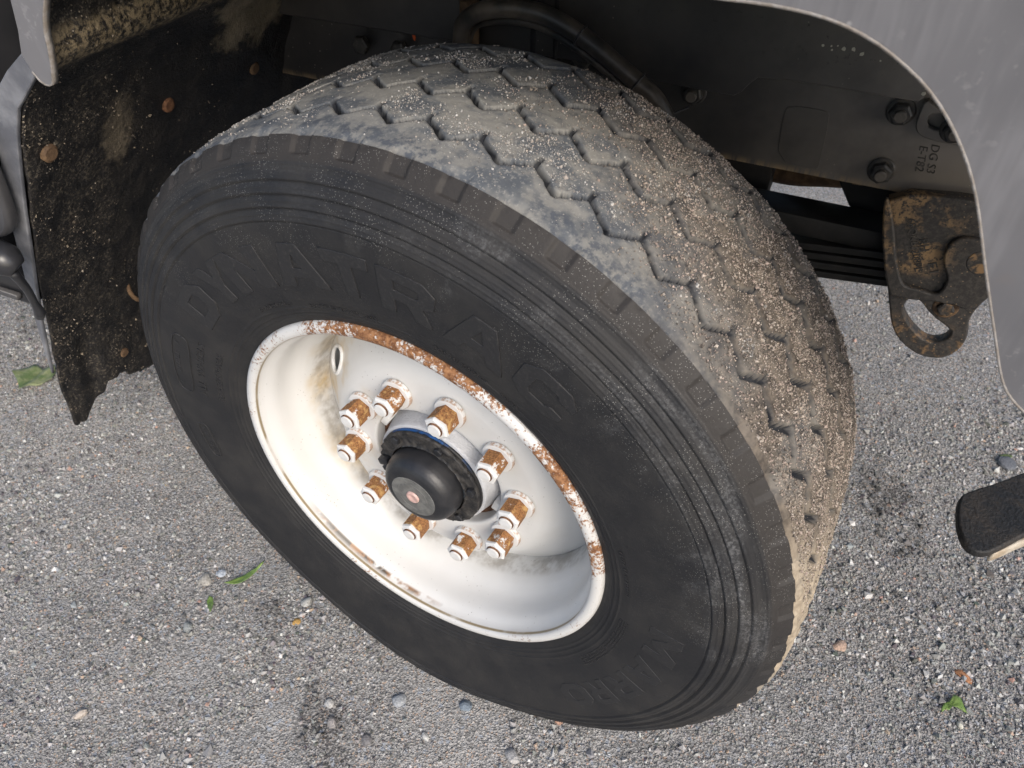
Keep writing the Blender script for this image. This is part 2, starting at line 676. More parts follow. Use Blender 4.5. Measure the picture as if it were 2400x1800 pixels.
def mat_frame():
    t = NT("dusty_shaded_frame_paint")
    xyz = t.sep(t.co())
    n = t.noise(8, 5, .6)
    f = t.noise(160, 5, .7)
    streak = t.noise(6, 5, .7, t.mapping((14, 1, 1.2)))
    base = t.mix(t.ramp(n, .3, .7), (.022, .0215, .0225), (.050, .046, .042))
    base = t.mix(t.mul(t.ramp(xyz[0], .18, .55), t.ramp(n, .2, .7, .35, .9)), base, (.205, .182, .156))  # dust tone growing towards the front; also paints in the rail's shading
    pits = t.mul(t.ramp(t.noise(120, 5, .7), .62, .70), t.ramp(xyz[2], .93, 1.0))
    base = t.mix(t.mul(pits, .7), base, (.02, .018, .016))
    fl = t.mul(t.ramp(t.voro(90), .12, .08), t.ramp(t.noise(7, 3), .56, .66))
    base = t.mix(t.mul(fl, .8), base, (.30, .27, .22))
    base = t.mix(t.mul(t.ramp(xyz[2], .786, .770), t.ramp(streak, .35, .6)), base, (.24, .175, .10))
    t.set(col=base, rough=.43, spec=.5)
    t.bump(f, .15, .0015)
    return t.m


def mat_hook():
    t = NT("rusty_cast_iron_black_paint")
    xyz = t.sep(t.co())
    n = t.noise(16, 6, .68)
    f = t.noise(170, 5, .7)
    up = t.ramp(xyz[2], .62, .74)
    m = t.mul(t.ramp(n, .44, .58), t.mul(t.ramp(xyz[2], .655, .675), t.ramp(xyz[0], .635, .585)))
    m = t.math('MAXIMUM', m, t.ramp(n, .66, .74))
    c = t.mix(t.ramp(f, .35, .7), (.030, .027, .025), (.060, .053, .046))
    c = t.mix(t.mul(m, t.ramp(f, .34, .55)), c, (.26, .165, .08))
    sp = t.mul(t.ramp(t.voro(150), .22, .10), t.ramp(t.noise(20, 3), .42, .55))
    c = t.mix(t.mul(sp, .8), c, (.30, .21, .12))
    c = t.mix(t.mul(t.ramp(xyz[2], .60, .53), t.ramp(t.noise(45, 4, .7), .46, .62)), c, (.25, .15, .07))
    t.set(col=c, rough=.6, spec=.45)
    t.bump(f, .35, .0018)
    return t.m


def mat_fender():
    t = NT("scuffed_grey_paint")
    n = t.noise(3.2, 4, .6)
    st = t.noise(9, 6, .7, t.mapping((2.2, 1, .30), rot=(0, .30, 0)))
    chip = t.mul(t.ramp(t.noise(55, 4, .7), .60, .68), t.ramp(t.noise(6, 3), .52, .64))
    sc = t.mul(t.ramp(t.voro(34), .10, .04), t.ramp(t.noise(5, 3), .45, .6))
    c = t.mix(t.ramp(n, .3, .7), (.112, .112, .119), (.158, .156, .163))
    c = t.mix(t.ramp(st, .44, .72, 0, .75), c, (.215, .214, .224))
    c = t.mix(t.mul(chip, .18), c, (.50, .49, .48))
    c = t.mix(t.mul(sc, .8), c, (.45, .44, .43))
    c = t.mix(t.ramp(t.noise(7, 5, .7), .60, .75, 0, .45), c, (.16, .135, .12))
    t.set(col=c, rough=t.ramp(st, .3, .7, .28, .42), spec=.5)
    t.bump(t.noise(40, 3), .04, .004)
    return t.m


M = {}
M['ground'] = mat_ground()
M['stone'] = mat_grain("gravel_stones")
M['grit'] = mat_grain("tread_grit")
M['tyre'] = mat_tyre()
M['letter'] = mat_letter()
M['rim'] = mat_rim()
M['nut'] = mat_nut()
M['washer'] = mat_washer()
M['white'] = mat_simple("white_stud_paint", (.67, .67, .66), .4, .45, (.60, .59, .56), 60)
M['hub'] = mat_simple("cast_white_hub", (.52, .53, .55), .5, .45, (.43, .44, .46), 22, .55, 260)
M['cap'] = mat_simple("black_hub_cap", (.013, .014, .017), .42, .5, (.026, .026, .028), 40, .1, 300)
M['gasket'] = mat_simple("torn_gasket", (.012, .012, .013), .6, .5, (.055, .05, .045), 60, .8, 160)
t_ = NT("blue_sealant")
t_.set(col=t_.mix(t_.mul(t_.ramp(t_.noise(40, 4), .42, .56), t_.ramp(t_.sep(t_.co())[2], .045, .075)), (.012, .012, .013), (.012, .07, .22)), rough=.5)
M['blue'] = t_.m
M['capface'] = mat_simple("scuffed_grey_cap_face", (.105, .105, .10), .6, .45, (.165, .165, .155), 90, .15, 400)
M['plug'] = mat_simple("pink_rubber_plug", (.60, .40, .36), .5, .4, (.42, .28, .24), 140)
M['guard'] = mat_guard()
M['frame'] = mat_frame()
M['black'] = mat_simple("black_underbody", (.010, .010, .011), .6, .4, (.020, .018, .017), 18, .2, 90)
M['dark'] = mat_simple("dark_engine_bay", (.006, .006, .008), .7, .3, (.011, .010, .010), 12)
M['hook'] = mat_hook()
M['fender'] = mat_fender()
M['lip'] = mat_simple("dusty_panel_edge", (.19, .165, .14), .6, .4, (.28, .265, .25), 90, .3, 250)
M['hose'] = mat_simple("black_rubber_hose", (.022, .021, .020), .46, .45, (.11, .09, .07), 13, .1, 260)
M['spring'] = mat_simple("black_leaf_spring", (.006, .006, .006), .6, .35, (.014, .013, .012), 30, .2, 120)
M['rust'] = mat_simple("brown_rust", (.085, .042, .024), .8, .3, (.19, .095, .05), 120, .5, 200)
M['rusty_dirt'] = mat_simple("rusty_dirty_steel", (.075, .046, .028), .75, .35, (.16, .10, .055), 40, .4, 120)
M['bolt'] = mat_simple("dusty_black_bolt", (.022, .021, .020), .5, .5, (.075, .066, .055), 60, .2, 300)
M['boltlight'] = mat_simple("dusty_bolt_end", (.10, .088, .072), .65, .4, (.14, .12, .10), 120)
M['leaf'] = mat_simple("green_leaf", (.12, .20, .045), .5, .4, (.20, .29, .085), 60, .2, 200)
M['leafpale'] = mat_simple("pale_dusty_leaf", (.10, .15, .055), .6, .4, (.24, .26, .14), 45, .3, 200)
M['stepbox'] = mat_simple("dark_grey_step_panel", (.052, .052, .056), .35, .5, (.070, .068, .068), 6)
M['trim'] = mat_simple("black_moulded_plastic", (.020, .021, .024), .32, .5, (.030, .030, .033), 12)
M['grey_edge'] = mat_simple("worn_grey_lip", (.11, .115, .13), .45, .5, (.21, .215, .23), 22, .25, 120)
M['orange'] = mat_simple("orange_paint_mark", (.62, .10, .02), .6, .4)
M['chip'] = mat_simple("pale_paint_flake", (.50, .47, .38), .7, .3)

# ------------------------------------------------------------------ ground
def axis_grid(lo, hi, step, far, n=14):
    a = np.arange(lo, hi + 1e-6, step)
    g = np.geomspace(step * 2, far, n)
    return np.concatenate([(lo - np.cumsum(g))[::-1] if False else (lo - g)[::-1], a, hi + g])


gx = axis_grid(-2.2, 2.0, .014, 120)
gy = axis_grid(-1.0, 2.6, .014, 120)
GX, GY = np.meshgrid(gx, gy, indexing='ij')


def ground_z(x, y):
    near = np.exp(-((x / 3.0) ** 2 + (y / 3.5) ** 4))
    h = (fbm(x * 2.3, y * 2.3, 0, 3) - .5) * .022 + (fbm(x * 16, y * 16, 3.3, 3) - .5) * .012
    flat = 1 - np.exp(-((x / .32) ** 4 + ((y - .0) / .34) ** 4))
    return (h * near * (.25 + .75 * flat)) - .002 - .006 * flat


gz = ground_z(GX, GY)
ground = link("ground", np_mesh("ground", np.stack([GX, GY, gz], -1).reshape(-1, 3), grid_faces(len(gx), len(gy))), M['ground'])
ground["kind"] = "structure"
ground["label"] = "grey sandy gravel ground under and around the truck"

# loose gravel lying on the ground
def stone_cols(n):
    base = rng.choice(7, n, p=[.38, .28, .17, .08, .06, .02, .010])
    pal = np.array([(.30, .296, .283), (.44, .435, .42), (.11, .109, .108), (.64, .635, .615), (.29, .305, .325), (.46, .35, .26), (.50, .32, .26)])
    return np.clip(pal[base] * rng.uniform(.78, 1.16, (n, 1)) + rng.normal(0, .008, (n, 3)), .02, .75)


N = 430000
x = rng.uniform(-1.75, 1.55, N)
y = rng.uniform(-.95, 1.75, N)
keep = (vnoise(x * 9, y * 9) * .6 + vnoise(x * 2.6, y * 2.6, 5) * .6 + .25 * sstep(.1, .7, x) > .40)
keep &= (y < 1.0) | (rng.random(N) < .35)
keep &= (y > .44 * x - .62) & ((y > -.4) | (x > -1.1)) & ((x > -1.2) | (y > -.1)) & ((np.hypot(x, (y - .12) * 1.6) > .17))
x, y = x[keep], y[keep]
s = np.clip(rng.lognormal(math.log(.00178), .46, len(x)), .0009, .0075)
s *= .75 + .6 * vnoise(x * 4, y * 4, 9)
if len(x) > 160000:
    x, y, s = x[:160000], y[:160000], s[:160000]
pos = np.stack([x, y, ground_z(x, y) + s * .25], -1)
sc_ = stone_cols(len(x))
wob_ = (fbm(x * 30, y * 30, 2.0, 3) - .5) * 2.4
for (dx_, dy_, r_) in ((-.155, -.325, .055), (-.115, -.355, .04), (-.375, -.035, .05), (-.36, -.19, .035), (.73, .62, .09), (.80, .50, .05)):
    damp = sstep(1.0, .4, np.hypot(x - dx_, y - dy_) / r_ + wob_)
    sc_ *= (1 - .62 * damp)[:, None]
gravel = link("gravel", grains_mesh("gravel", pos, s, sc_), M['stone'])
gravel["kind"] = "stuff"
tag(gravel, "loose grey and tan gravel grains strewn over the ground", "gravel")

# ------------------------------------------------------------------ the truck
truck = empty("truck", (0, 0, 0))
tag(truck, "grey work truck with a black dusty front tyre on a chipped white steel wheel", "truck")

LR = .498
TILT = math.radians(-5.99)


def part(name, me, mat, parent=truck, label=None):
    o = link(name, me, mat, parent)
    if label:
        o["label"] = label
    return o


# ---- steel wheel (disc and barrel)
disc_prof = [(.110, .074), (.110, .0965), (.1115, .0985), (.114, .099), (.150, .0985), (.166, .097), (.176, .0935), (.186, .087), (.196, .0785), (.207, .068),
             (.219, .0575), (.232, .0475), (.243, .0395), (.2515, .0325), (.2525, .0315)]
rim_prof = [(.2500, .0285), (.2510, .045), (.2520, .060), (.2545, .075), (.2600, .088), (.2655, .098), (.2690, .108), (.2705, .118), (.2715, .130), (.2728, .138),
            (.2755, .145), (.2790, .150), (.2815, .155), (.2828, .1600), (.2832, .1640), (.2842, .1668), (.2868, .1686), (.2905, .1694), (.2945, .1690), (.2980, .1674),
            (.3003, .1648), (.3014, .1612), (.3010, .157), (.2985, .153)]
back = [(.2500, .0285), (.2490, .0), (.2500, -.05), (.262, -.08), (.272, -.10), (.272, -.14), (.284, -.155), (.296, -.165), (.301, -.160)]
wheel_me = lathe("wheel", disc_prof, 256)
wheel_co, wheel_f = get_co(wheel_me), None


def lathe_join(name, profs, n):
    cos, fs, o = [], [], 0
    for pr in profs:
        p = np.array(pr)
        th = np.arange(n) * 2 * PI / n
        c = np.stack([np.cos(th)[:, None] * p[:, 0], np.broadcast_to(-p[:, 1], (n, len(p))), np.sin(th)[:, None] * p[:, 0]], -1).reshape(-1, 3)
        cos.append(c)
        fs.append(grid_faces(n, len(p), True) + o)
        o += len(c)
    return np.concatenate(cos), np.concatenate(fs)


def densify(pr, step=.0035):
    out = []
    for a, b in zip(pr[:-1], pr[1:]):
        k = max(1, int(math.hypot(b[0] - a[0], b[1] - a[1]) / step))
        out += [(a[0] + (b[0] - a[0]) * i / k, a[1] + (b[1] - a[1]) * i / k) for i in range(k)]
    return out + [pr[-1]]


co, fs = lathe_join("wheel", [densify(disc_prof), rim_prof, back], 288)
# two hand holes are cut through the flank of the disc
HH = math.radians(156)
cen = co[fs].mean(1)
fr = np.hypot(cen[:, 0], cen[:, 2])
fa = np.arctan2(cen[:, 2], cen[:, 0])
for h in (HH, HH + math.radians(94)):
    da = (fa - h + PI) % (2 * PI) - PI
    hole = ((da * fr / .026) ** 2 + ((fr - .226) / .013) ** 2 < 1) & (-cen[:, 1] > .03)
    fs, cen, fr, fa = fs[~hole], cen[~hole], fr[~hole], fa[~hole]
wheel = part("wheel", np_mesh("wheel", co, fs), M['rim'], truck, "white painted steel wheel with rust along its outer flange")
wheel.location = (0, 0, LR)
wheel.rotation_euler = (0, 0, TILT)
wheel_me = None


def wpart(name, me, mat, label=None):
    return part(name, me, mat, wheel, label)


def disc_y(r):
    p = np.array(disc_prof)
    return float(np.interp(r, p[:, 0], p[:, 1]))


for h in (HH, HH + math.radians(94)):
    ring = []
    for k in range(25):
        a = 2 * PI * k / 24
        rr = .226 + .0145 * math.sin(a)
        th = h + .0275 * math.cos(a) / rr
        ring.append((rr * math.cos(th), -disc_y(rr) - .001, rr * math.sin(th)))
    wpart("hand_hole_lip", tube_mesh("hand_hole_lip", ring, .0032, 10, 2), M['white'])

# ---- tyre: one dense ring with ribs, notches and the zig-zag tread
NT_P = 53
PITCH = 360.0 / NT_P
NTH = NT_P * 24
side_pts = [(.2975, .158), (.303, .1625), (.308, .1655), (.315, .1685), (.325, .1725), (.340, .1765), (.360, .1805), (.385, .1838), (.410, .1860), (.430, .1868), (.446, .1862), (.460, .1838),
            (.475, .1795), (.490, .1735), (.503, .1668), (.512, .1610), (.520, .1545), (.5255, .1490), (.5272, .1465)]
sp = np.array(side_pts)
rs = np.concatenate([np.linspace(.2975, .340, 40), np.linspace(.342, .440, 30), np.linspace(.442, .5272, 80)])
ys = np.interp(rs, sp[:, 0], sp[:, 1])
# smooth the interpolated base a little
for _ in range(6):
    ys[1:-1] = (ys[:-2] + 2 * ys[1:-1] + ys[2:]) / 4


def rib(r):
    d = np.zeros_like(r)
    for c in (.3135, .3195, .327):
        d += .0011 * np.exp(-((r - c) / .0012) ** 2)
    edges = [.446, .4605, .4745, .4880, .4985]
    for i in range(4):
        a, b = edges[i], edges[i + 1]
        t = np.clip((r - a) / (b - a), 0, 1)
        ins = (r >= a) & (r < b)
        d += np.where(ins, .0030 * (1 - t) ** 1.2 - .0004, 0)
        d -= .0018 * np.exp(-((r - a) / .0011) ** 2)
        d += np.where(ins, .0007 * np.exp(-((t - .55) / .07) ** 2), 0)
    d += .0012 * np.exp(-((r - .5035) / .0009) ** 2) + .0008 * np.exp(-((r - .5065) / .0009) ** 2)
    return d


def side_y(r):
    return np.interp(r, rs, ys)


tread_c = np.array([(.1465, .5272), (.1440, .5282), (.140, .5293), (.130, .5315), (.10, .5350), (.05, .5370), (0, .5375), (-.05, .5372), (-.10, .5362), (-.130, .5345), (-.142, .5325), (-.1465, .5300)])
yt = np.linspace(.1465, -.1465, 172)
rt = np.interp(-yt, -tread_c[:, 0], tread_c[:, 1])
for _ in range(8):
    rt[1:-1] = (rt[:-2] + 2 * rt[1:-1] + rt[2:]) / 4
in_pts = [(.526, -.1500), (.515, -.160), (.50, -.172), (.47, -.184), (.44, -.188), (.40, -.185), (.36, -.179), (.32, -.170), (.2975, -.158)]
R_ = np.concatenate([rs, rt, [p[0] for p in in_pts]])
Y_ = np.concatenate([ys, yt, [p[1] for p in in_pts]])
zone = np.concatenate([np.zeros(len(rs)), np.ones(len(rt)), np.full(len(in_pts), 2)])
dR, dY = np.gradient(R_), np.gradient(Y_)
for j_ in (len(rs) - 1, len(rs)):
    dR[j_], dY[j_] = .5, -.5
ln = np.hypot(dR, dY)
# outward normal of the profile (r, y): walking from bead to shoulder to inner bead
NR, NY = -dY / ln, dR / ln
th = (np.arange(NTH) * 2 * PI / NTH)
TH, RR = np.meshgrid(th, R_, indexing='ij')
_, YY = np.meshgrid(th, Y_, indexing='ij')
_, ZZ = np.meshgrid(th, zone, indexing='ij')
deg = np.degrees(TH)
cx, cz = RR * np.cos(TH), RR * np.sin(TH)

PH0 = 84.7      # angle of an outboard vertex of the zig-zags
u = ((deg - PH0) / PITCH) % 1.0          # 0 at outboard vertex, growing towards the rear
GRV = [(.080, .1055), (.005, .0315), (-.0640, -.0400), (-.1240, -.1030)]
A_END = .54                              # first leg (outboard vertex -> inboard vertex going rearwards)
legA = u < A_END
tri = np.where(legA, 1 - u / A_END, (u - A_END) / (1 - A_END))
wav = (fbm(cx * 40, YY * 40, cz * 40, 2) - .5)
groove = np.zeros_like(YY)
arc = np.radians(PITCH) * .535
mudn = fbm(cx * 11, YY * 11, cz * 11, 4)
mud = sstep(84, 47, deg + (mudn - .5) * 46 + YY * 110) * (deg < 200) + sstep(330, 345, deg)
mud = np.clip(mud, 0, 1)
clump = fbm(cx * 70 + 9, YY * 70, cz * 70, 3)
for gi, (lo, hi) in enumerate(GRV):
    c = lo + (hi - lo) * tri + wav * .003
    legl = np.where(legA, A_END, 1 - A_END) * arc
    cosw = legl / np.hypot(legl, hi - lo)
    d = np.abs(YY - c) * cosw
    w = np.where(legA, .0030, .0021) + .0020 * sstep(52, 38, deg) * (deg < 90)
    dep = np.where(legA, .0135, .0115)
    g = dep * sstep(w + .0010, w - .0010, d)
    # short spur running inboard from the inboard vertex
    du = np.abs(u - A_END) * arc
    spur = .007 * sstep(.0030, .0012, du) * sstep(lo - .017, lo - .012, YY) * (YY < lo + .004)
    groove = np.maximum(groove, np.maximum(g, spur))
fill = np.clip(mud * sstep(.44, .60, mudn) * sstep(34, 46, deg) * sstep(78, 62, deg) * .35, 0, .35)
hole = sstep(.16, .08, np.minimum(np.abs(u), np.abs(1 - u))) * (_h(np.floor((deg - PH0) / PITCH + .5).astype(np.int64), np.searchsorted([-.085, -.01, .06], YY).astype(np.int64), np.zeros_like(YY, np.int64)) > .35)
fill = fill * (1 - hole)
groove = groove * (1 - fill) * (ZZ == 1)
scrub = sstep(.100, .128, YY) * (ZZ == 1) * sstep(.60, .40, fbm(cx * 9 + 4, YY * 18, cz * 9, 3) - .1 + .0 * YY)
disp = -groove
disp += np.where(ZZ == 1, (fbm(cx * 55, YY * 55, cz * 55, 3) - .5) * .0028 + mud * (clump - .45) * .0055, 0)
disp += np.where(ZZ == 0, rib(RR), 0)
# shoulder notches
v = ((deg - 87.0) / PITCH + .5) % 1.0 - .5
notch = sstep(.205, .185, np.abs(v + .01)) * np.where(ZZ == 0, sstep(.5115, .5135, RR), np.where(ZZ == 1, sstep(.134, .142, YY), 0))
disp += np.where(ZZ == 0, (fbm(cx * 60, YY * 60, cz * 60, 2) - .5) * .0006, 0)
disp *= np.where(ZZ == 1, sstep(.1465, .1425, YY), 1.0)
disp *= np.where(ZZ == 0, sstep(.5272, .5262, RR), 1.0)
disp -= notch * .0036
# ragged shoulder edge
edge = np.where(ZZ == 1, sstep(.137, .1455, YY), np.where(ZZ == 0, sstep(.520, .527, RR), 0))
disp -= edge * np.clip(fbm(cx * 90, 0 * YY, cz * 90, 2) - .52, 0, 1) * .006
rr_ = RR + disp * NR
yy_ = YY + disp * NY


def squash(rr, th, yy):
    """press the tyre on the ground and let the sidewall belly out"""
    x_, z_ = rr * np.cos(th), rr * np.sin(th)
    lim = -(LR - .001)
    bulge = np.exp(-((np.angle(np.exp(1j * (th + PI / 2)))) / .42) ** 2) * np.exp(-((rr - .47) / .05) ** 2)
    yo = yy * (1 + .055 * bulge)
    zz = np.where(z_ < lim, lim + (z_ - lim) * .04, z_)
    return x_, -yo, zz


tx, ty, tz = squash(rr_, TH, yy_)
# dust attribute: side = streaky dust on ribs and upper sidewall ; tread = scrubbed, bluish rubber, plus painted shade in the grooves
streak = fbm(RR * 90, deg * .10, 0 * RR, 3)
dust = np.where(ZZ == 0, sstep(.46, .75, streak) * sstep(.43, .47, RR) * (.12 + .50 * sstep(75, 20, deg) * (deg < 180)) + .3 * sstep(.52, .7, fbm(deg * .25, RR * 30, 3 + 0 * RR, 3)) * sstep(.40, .44, RR) * sstep(110, 70, deg),
                np.where(ZZ == 1, scrub * (1 - mud), 0))
dust = np.where(ZZ == 0, dust * sstep(.512, .500, RR), dust)
dust = np.where((ZZ == 1), np.maximum(dust, sstep(.002, .006, groove) * .55 * (1 - mud)), dust)
mud_a = np.clip(mud * (.55 + .6 * sstep(.38, .6, mudn)), 0, 1) * (ZZ == 1)
tf = grid_faces(NTH, len(R_), True)
tf = tf[(tf[:, 0] % len(R_)) != len(rs) - 1]          # the shoulder is a sharp edge: the two rings meet but do not share shading
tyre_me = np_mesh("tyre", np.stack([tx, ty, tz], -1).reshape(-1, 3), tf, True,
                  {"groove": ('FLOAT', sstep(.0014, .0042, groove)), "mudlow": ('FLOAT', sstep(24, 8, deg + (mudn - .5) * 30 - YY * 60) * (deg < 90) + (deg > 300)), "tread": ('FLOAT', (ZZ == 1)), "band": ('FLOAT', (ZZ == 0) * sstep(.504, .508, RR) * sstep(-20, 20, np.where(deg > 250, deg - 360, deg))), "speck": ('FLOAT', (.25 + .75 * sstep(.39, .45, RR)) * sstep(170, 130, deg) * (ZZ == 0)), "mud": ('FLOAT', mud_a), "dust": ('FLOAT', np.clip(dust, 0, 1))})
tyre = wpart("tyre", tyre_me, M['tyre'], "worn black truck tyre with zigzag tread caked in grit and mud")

# grit stuck on the tread
def tread_r(y):
    return np.interp(-y, -yt, rt)


def grit_points(n, d0, d1, dens):
    dg = rng.uniform(d0, d1, n)
    yv = rng.uniform(-.143, .138, n)
    ca, sa = np.cos(np.radians(dg)) * .535, np.sin(np.radians(dg)) * .535
    p = dens(dg, yv, ca, sa)
    k = rng.random(n) < p
    return dg[k], yv[k]


def groove_at(dg, yv):
    uu = ((dg - PH0) / PITCH) % 1.0
    la = uu < A_END
    tr = np.where(la, 1 - uu / A_END, (uu - A_END) / (1 - A_END))
    m = np.zeros_like(yv)
    for lo, hi in GRV:
        m = np.maximum(m, np.abs(yv - (lo + (hi - lo) * tr)) < np.where(la, .0066, .0058) + .0024 * (dg < 45))
    return m


def d_up(dg, yv, ca, sa):
    cl = fbm(ca * 26, yv * 26, sa * 26, 3)
    big_ = fbm(ca * 7, yv * 7, sa * 7, 2)
    p = sstep(.50, .68, cl) * .9 + .05
    p = p * np.where(yv > .105, .30, 1.0) * (.55 + sstep(150, 90, dg) * .45) * sstep(.25, .5, big_ + .12)
    return p * (1 - groove_at(dg, yv))


def d_mud(dg, yv, ca, sa):
    mn = fbm(ca * 11, yv * 11, sa * 11, 4)
    m = sstep(84, 47, dg + (mn - .5) * 46 + yv * 110)
    m = m * sstep(9, 26, dg + (mn - .5) * 20) * (1 - groove_at(dg, yv) * np.where(dg > 45, .92, .97))
    return m * (.55 + .45 * sstep(.40, .55, fbm(ca * 60, yv * 60, sa * 60, 2)))


A = grit_points(56000, 44, 158, d_up)
B = grit_points(78000, 2, 96, d_mud)
dg = np.concatenate([A[0], B[0]])
yv = np.concatenate([A[1], B[1]])
isB = np.concatenate([np.zeros(len(A[0]), bool), np.ones(len(B[0]), bool)])
sz = np.clip(rng.lognormal(math.log(.00066), .40, len(dg)), .0004, .0024)
sz[rng.random(len(dg)) < .006] *= 1.8
thg = np.radians(dg)
rg = tread_r(yv) + sz * .35 + np.where(isB, .0006, .0)
mnB = fbm(.535 * np.cos(thg) * 70 + 9, yv * 70, .535 * np.sin(thg) * 70, 3)
rg += np.where(isB, (mnB - .45) * .005, 0)
gxp, gyp, gzp = squash(rg, thg, yv)
palA = np.array([(.58, .56, .52), (.70, .68, .64), (.42, .40, .36), (.20, .19, .18), (.60, .52, .45)])
palB = np.array([(.37, .31, .25), (.25, .205, .16), (.10, .083, .068), (.54, .47, .40), (.42, .33, .28)])
ci = rng.integers(0, 5, len(dg))
gc = np.where(isB[:, None], palB[ci], palA[ci] * .72) * rng.uniform(.75, 1.2, (len(dg), 1))
grit = wpart("tread_grit", grains_mesh("tread_grit", np.stack([gxp, gyp, gzp], -1), sz, gc), M['grit'], "pale and tan sand grains stuck to the tread")
grit["kind"] = "stuff"

# ---- raised sidewall lettering
GL = {
    'D': [[(0, 0), (0, 1), (.72, 1), (1, .74), (1, .26), (.72, 0)], [(.27, .26), (.27, .74), (.60, .74), (.72, .62), (.72, .38), (.60, .26)]],
    'Y': [[(.36, 0), (.36, .40), (0, 1), (.31, 1), (.5, .65), (.69, 1), (1, 1), (.64, .40), (.64, 0)]],
    'N': [[(0, 0), (0, 1), (.29, 1), (.72, .42), (.72, 1), (1, 1), (1, 0), (.71, 0), (.28, .58), (.28, 0)]],
    'A': [[(0, 0), (.34, 1), (.66, 1), (1, 0), (.73, 0), (.66, .22), (.34, .22), (.27, 0)], [(.41, .44), (.59, .44), (.5, .76)]],
    'T': [[(.36, 0), (.36, .74), (0, .74), (0, 1), (1, 1), (1, .74), (.64, .74), (.64, 0)]],
    'R': [[(0, 0), (0, 1), (.78, 1), (1, .82), (1, .52), (.80, .38), (1, 0), (.70, 0), (.52, .34), (.28, .34), (.28, 0)], [(.28, .56), (.28, .78), (.66, .78), (.72, .74), (.72, .60), (.66, .56)]],
    'C': [[(.25, 0), (0, .22), (0, .78), (.25, 1), (.78, 1), (1, .80), (1, .66), (.72, .66), (.66, .76), (.34, .76), (.28, .68), (.28, .32), (.34, .24), (.66, .24), (.72, .34), (1, .34), (1, .20), (.78, 0)]],
    'M': [[(0, 0), (0, 1), (.26, 1), (.5, .52), (.74, 1), (1, 1), (1, 0), (.78, 0), (.78, .58), (.56, .16), (.44, .16), (.22, .58), (.22, 0)]],
    'O': [[(.25, 0), (0, .24), (0, .76), (.25, 1), (.75, 1), (1, .76), (1, .24), (.75, 0)], [(.36, .25), (.27, .36), (.27, .64), (.36, .75), (.64, .75), (.73, .64), (.73, .36), (.64, .25)]],
}


def on_side(thr, r, h):
    """point on the outer sidewall; h = height above the surface along the axis"""
    x_, y_, z_ = squash(r, thr, side_y(r) + h)
    return np.stack([x_, y_, z_], -1)


def sub_loop(lp, k=6):
    out = []
    for a, b in zip(lp, lp[1:] + lp[:1]):
        out += [(a[0] + (b[0] - a[0]) * i / k, a[1] + (b[1] - a[1]) * i / k) for i in range(k)]
    return out


def letter(ch, t0, t1, r0, r1, h=.0016, slant=0.0):
    w = math.radians(t0 - t1) * (r0 + r1) / 2
    loops = [sub_loop([(a * w, b * (r1 - r0)) for a, b in lp]) for lp in GL[ch]]
    me = shape_mesh("letter_" + ch.lower(), loops, .004, .0006)
    c = get_co(me)
    uu, vv, hh = c[:, 0] / w, c[:, 1], c[:, 2]
    thr = np.radians(t0 + (t1 - t0) * uu)
    set_co(me, on_side(thr, r0 + vv, hh - .002 + h))
    return wpart("raised_letter", me, M['letter'])


for ch, a, b in (('D', 146.2, 136), ('Y', 134.4, 125.4), ('N', 125.6, 113.6), ('A', 111.6, 99.6), ('T', 98.9, 90), ('R', 88.3, 78), ('A', 76, 63.8), ('C', 62.4, 52.2)):
    letter(ch, a, b, .3615, .4205)
for ch, a, b in (('M', .9, -8.6), ('A', -11.2, -20), ('R', -21.5, -29), ('R', -30.5, -37.2), ('O', -38, -46.4)):
    letter(ch, a, b, .3735, .4185, .0006)


def side_text(body, t0, t1, r0, r1, h=.0010):
    me = text_mesh("moulded_text", body, 1.0, 0.0, .5)
    c = get_co(me)
    x0, x1 = c[:, 0].min(), c[:, 0].max()
    y0, y1 = c[:, 1].min(), c[:, 1].max()
    thr = np.radians(t0 + (t1 - t0) * (c[:, 0] - x0) / (x1 - x0))
    rr = r0 + (r1 - r0) * (c[:, 1] - y0) / (y1 - y0)
    set_co(me, on_side(thr, rr, np.where(c[:, 2] > 0, h, -.002)))
    return wpart("moulded_text", me, M['letter'])


side_text("ALL WHEELS", 173.5, 154, .3665, .3785)
side_text("REGROOVABLE", 173, 154, .3375, .3475)
side_text("MADE IN THAILAND", 109, 91, .3265, .3335)
side_text("DOT 1A8 KOOTHT", 78, 65.3, .3275, .3335)
side_text("2B09", 62.3, 57.8, .3255, .332)
side_text("RADIAL", 126, 115.2, .3325, .3385)


def ring_outline(t0, t1, r0, r1, name):
    pts = []
    for k in range(41):
        a = 2 * PI * k / 40
        ca, sa = math.cos(a), math.sin(a)
        e = .55
        uu = math.copysign(abs(ca) ** e, ca) * .5 + .5
        vv = math.copysign(abs(sa) ** e, sa) * .5 + .5
        p = on_side(np.radians(np.array([t0 + (t1 - t0) * uu])), np.array([r0 + (r1 - r0) * vv]), .0004)[0]
        pts.append(p)
    return wpart(name, tube_mesh(name, pts, .0013, 6, 1), M['letter'])


ring_outline(174, 156, .3905, .4225, "moulded_oval")
ring_outline(184.5, 195, .392, .4145, "moulded_oval")


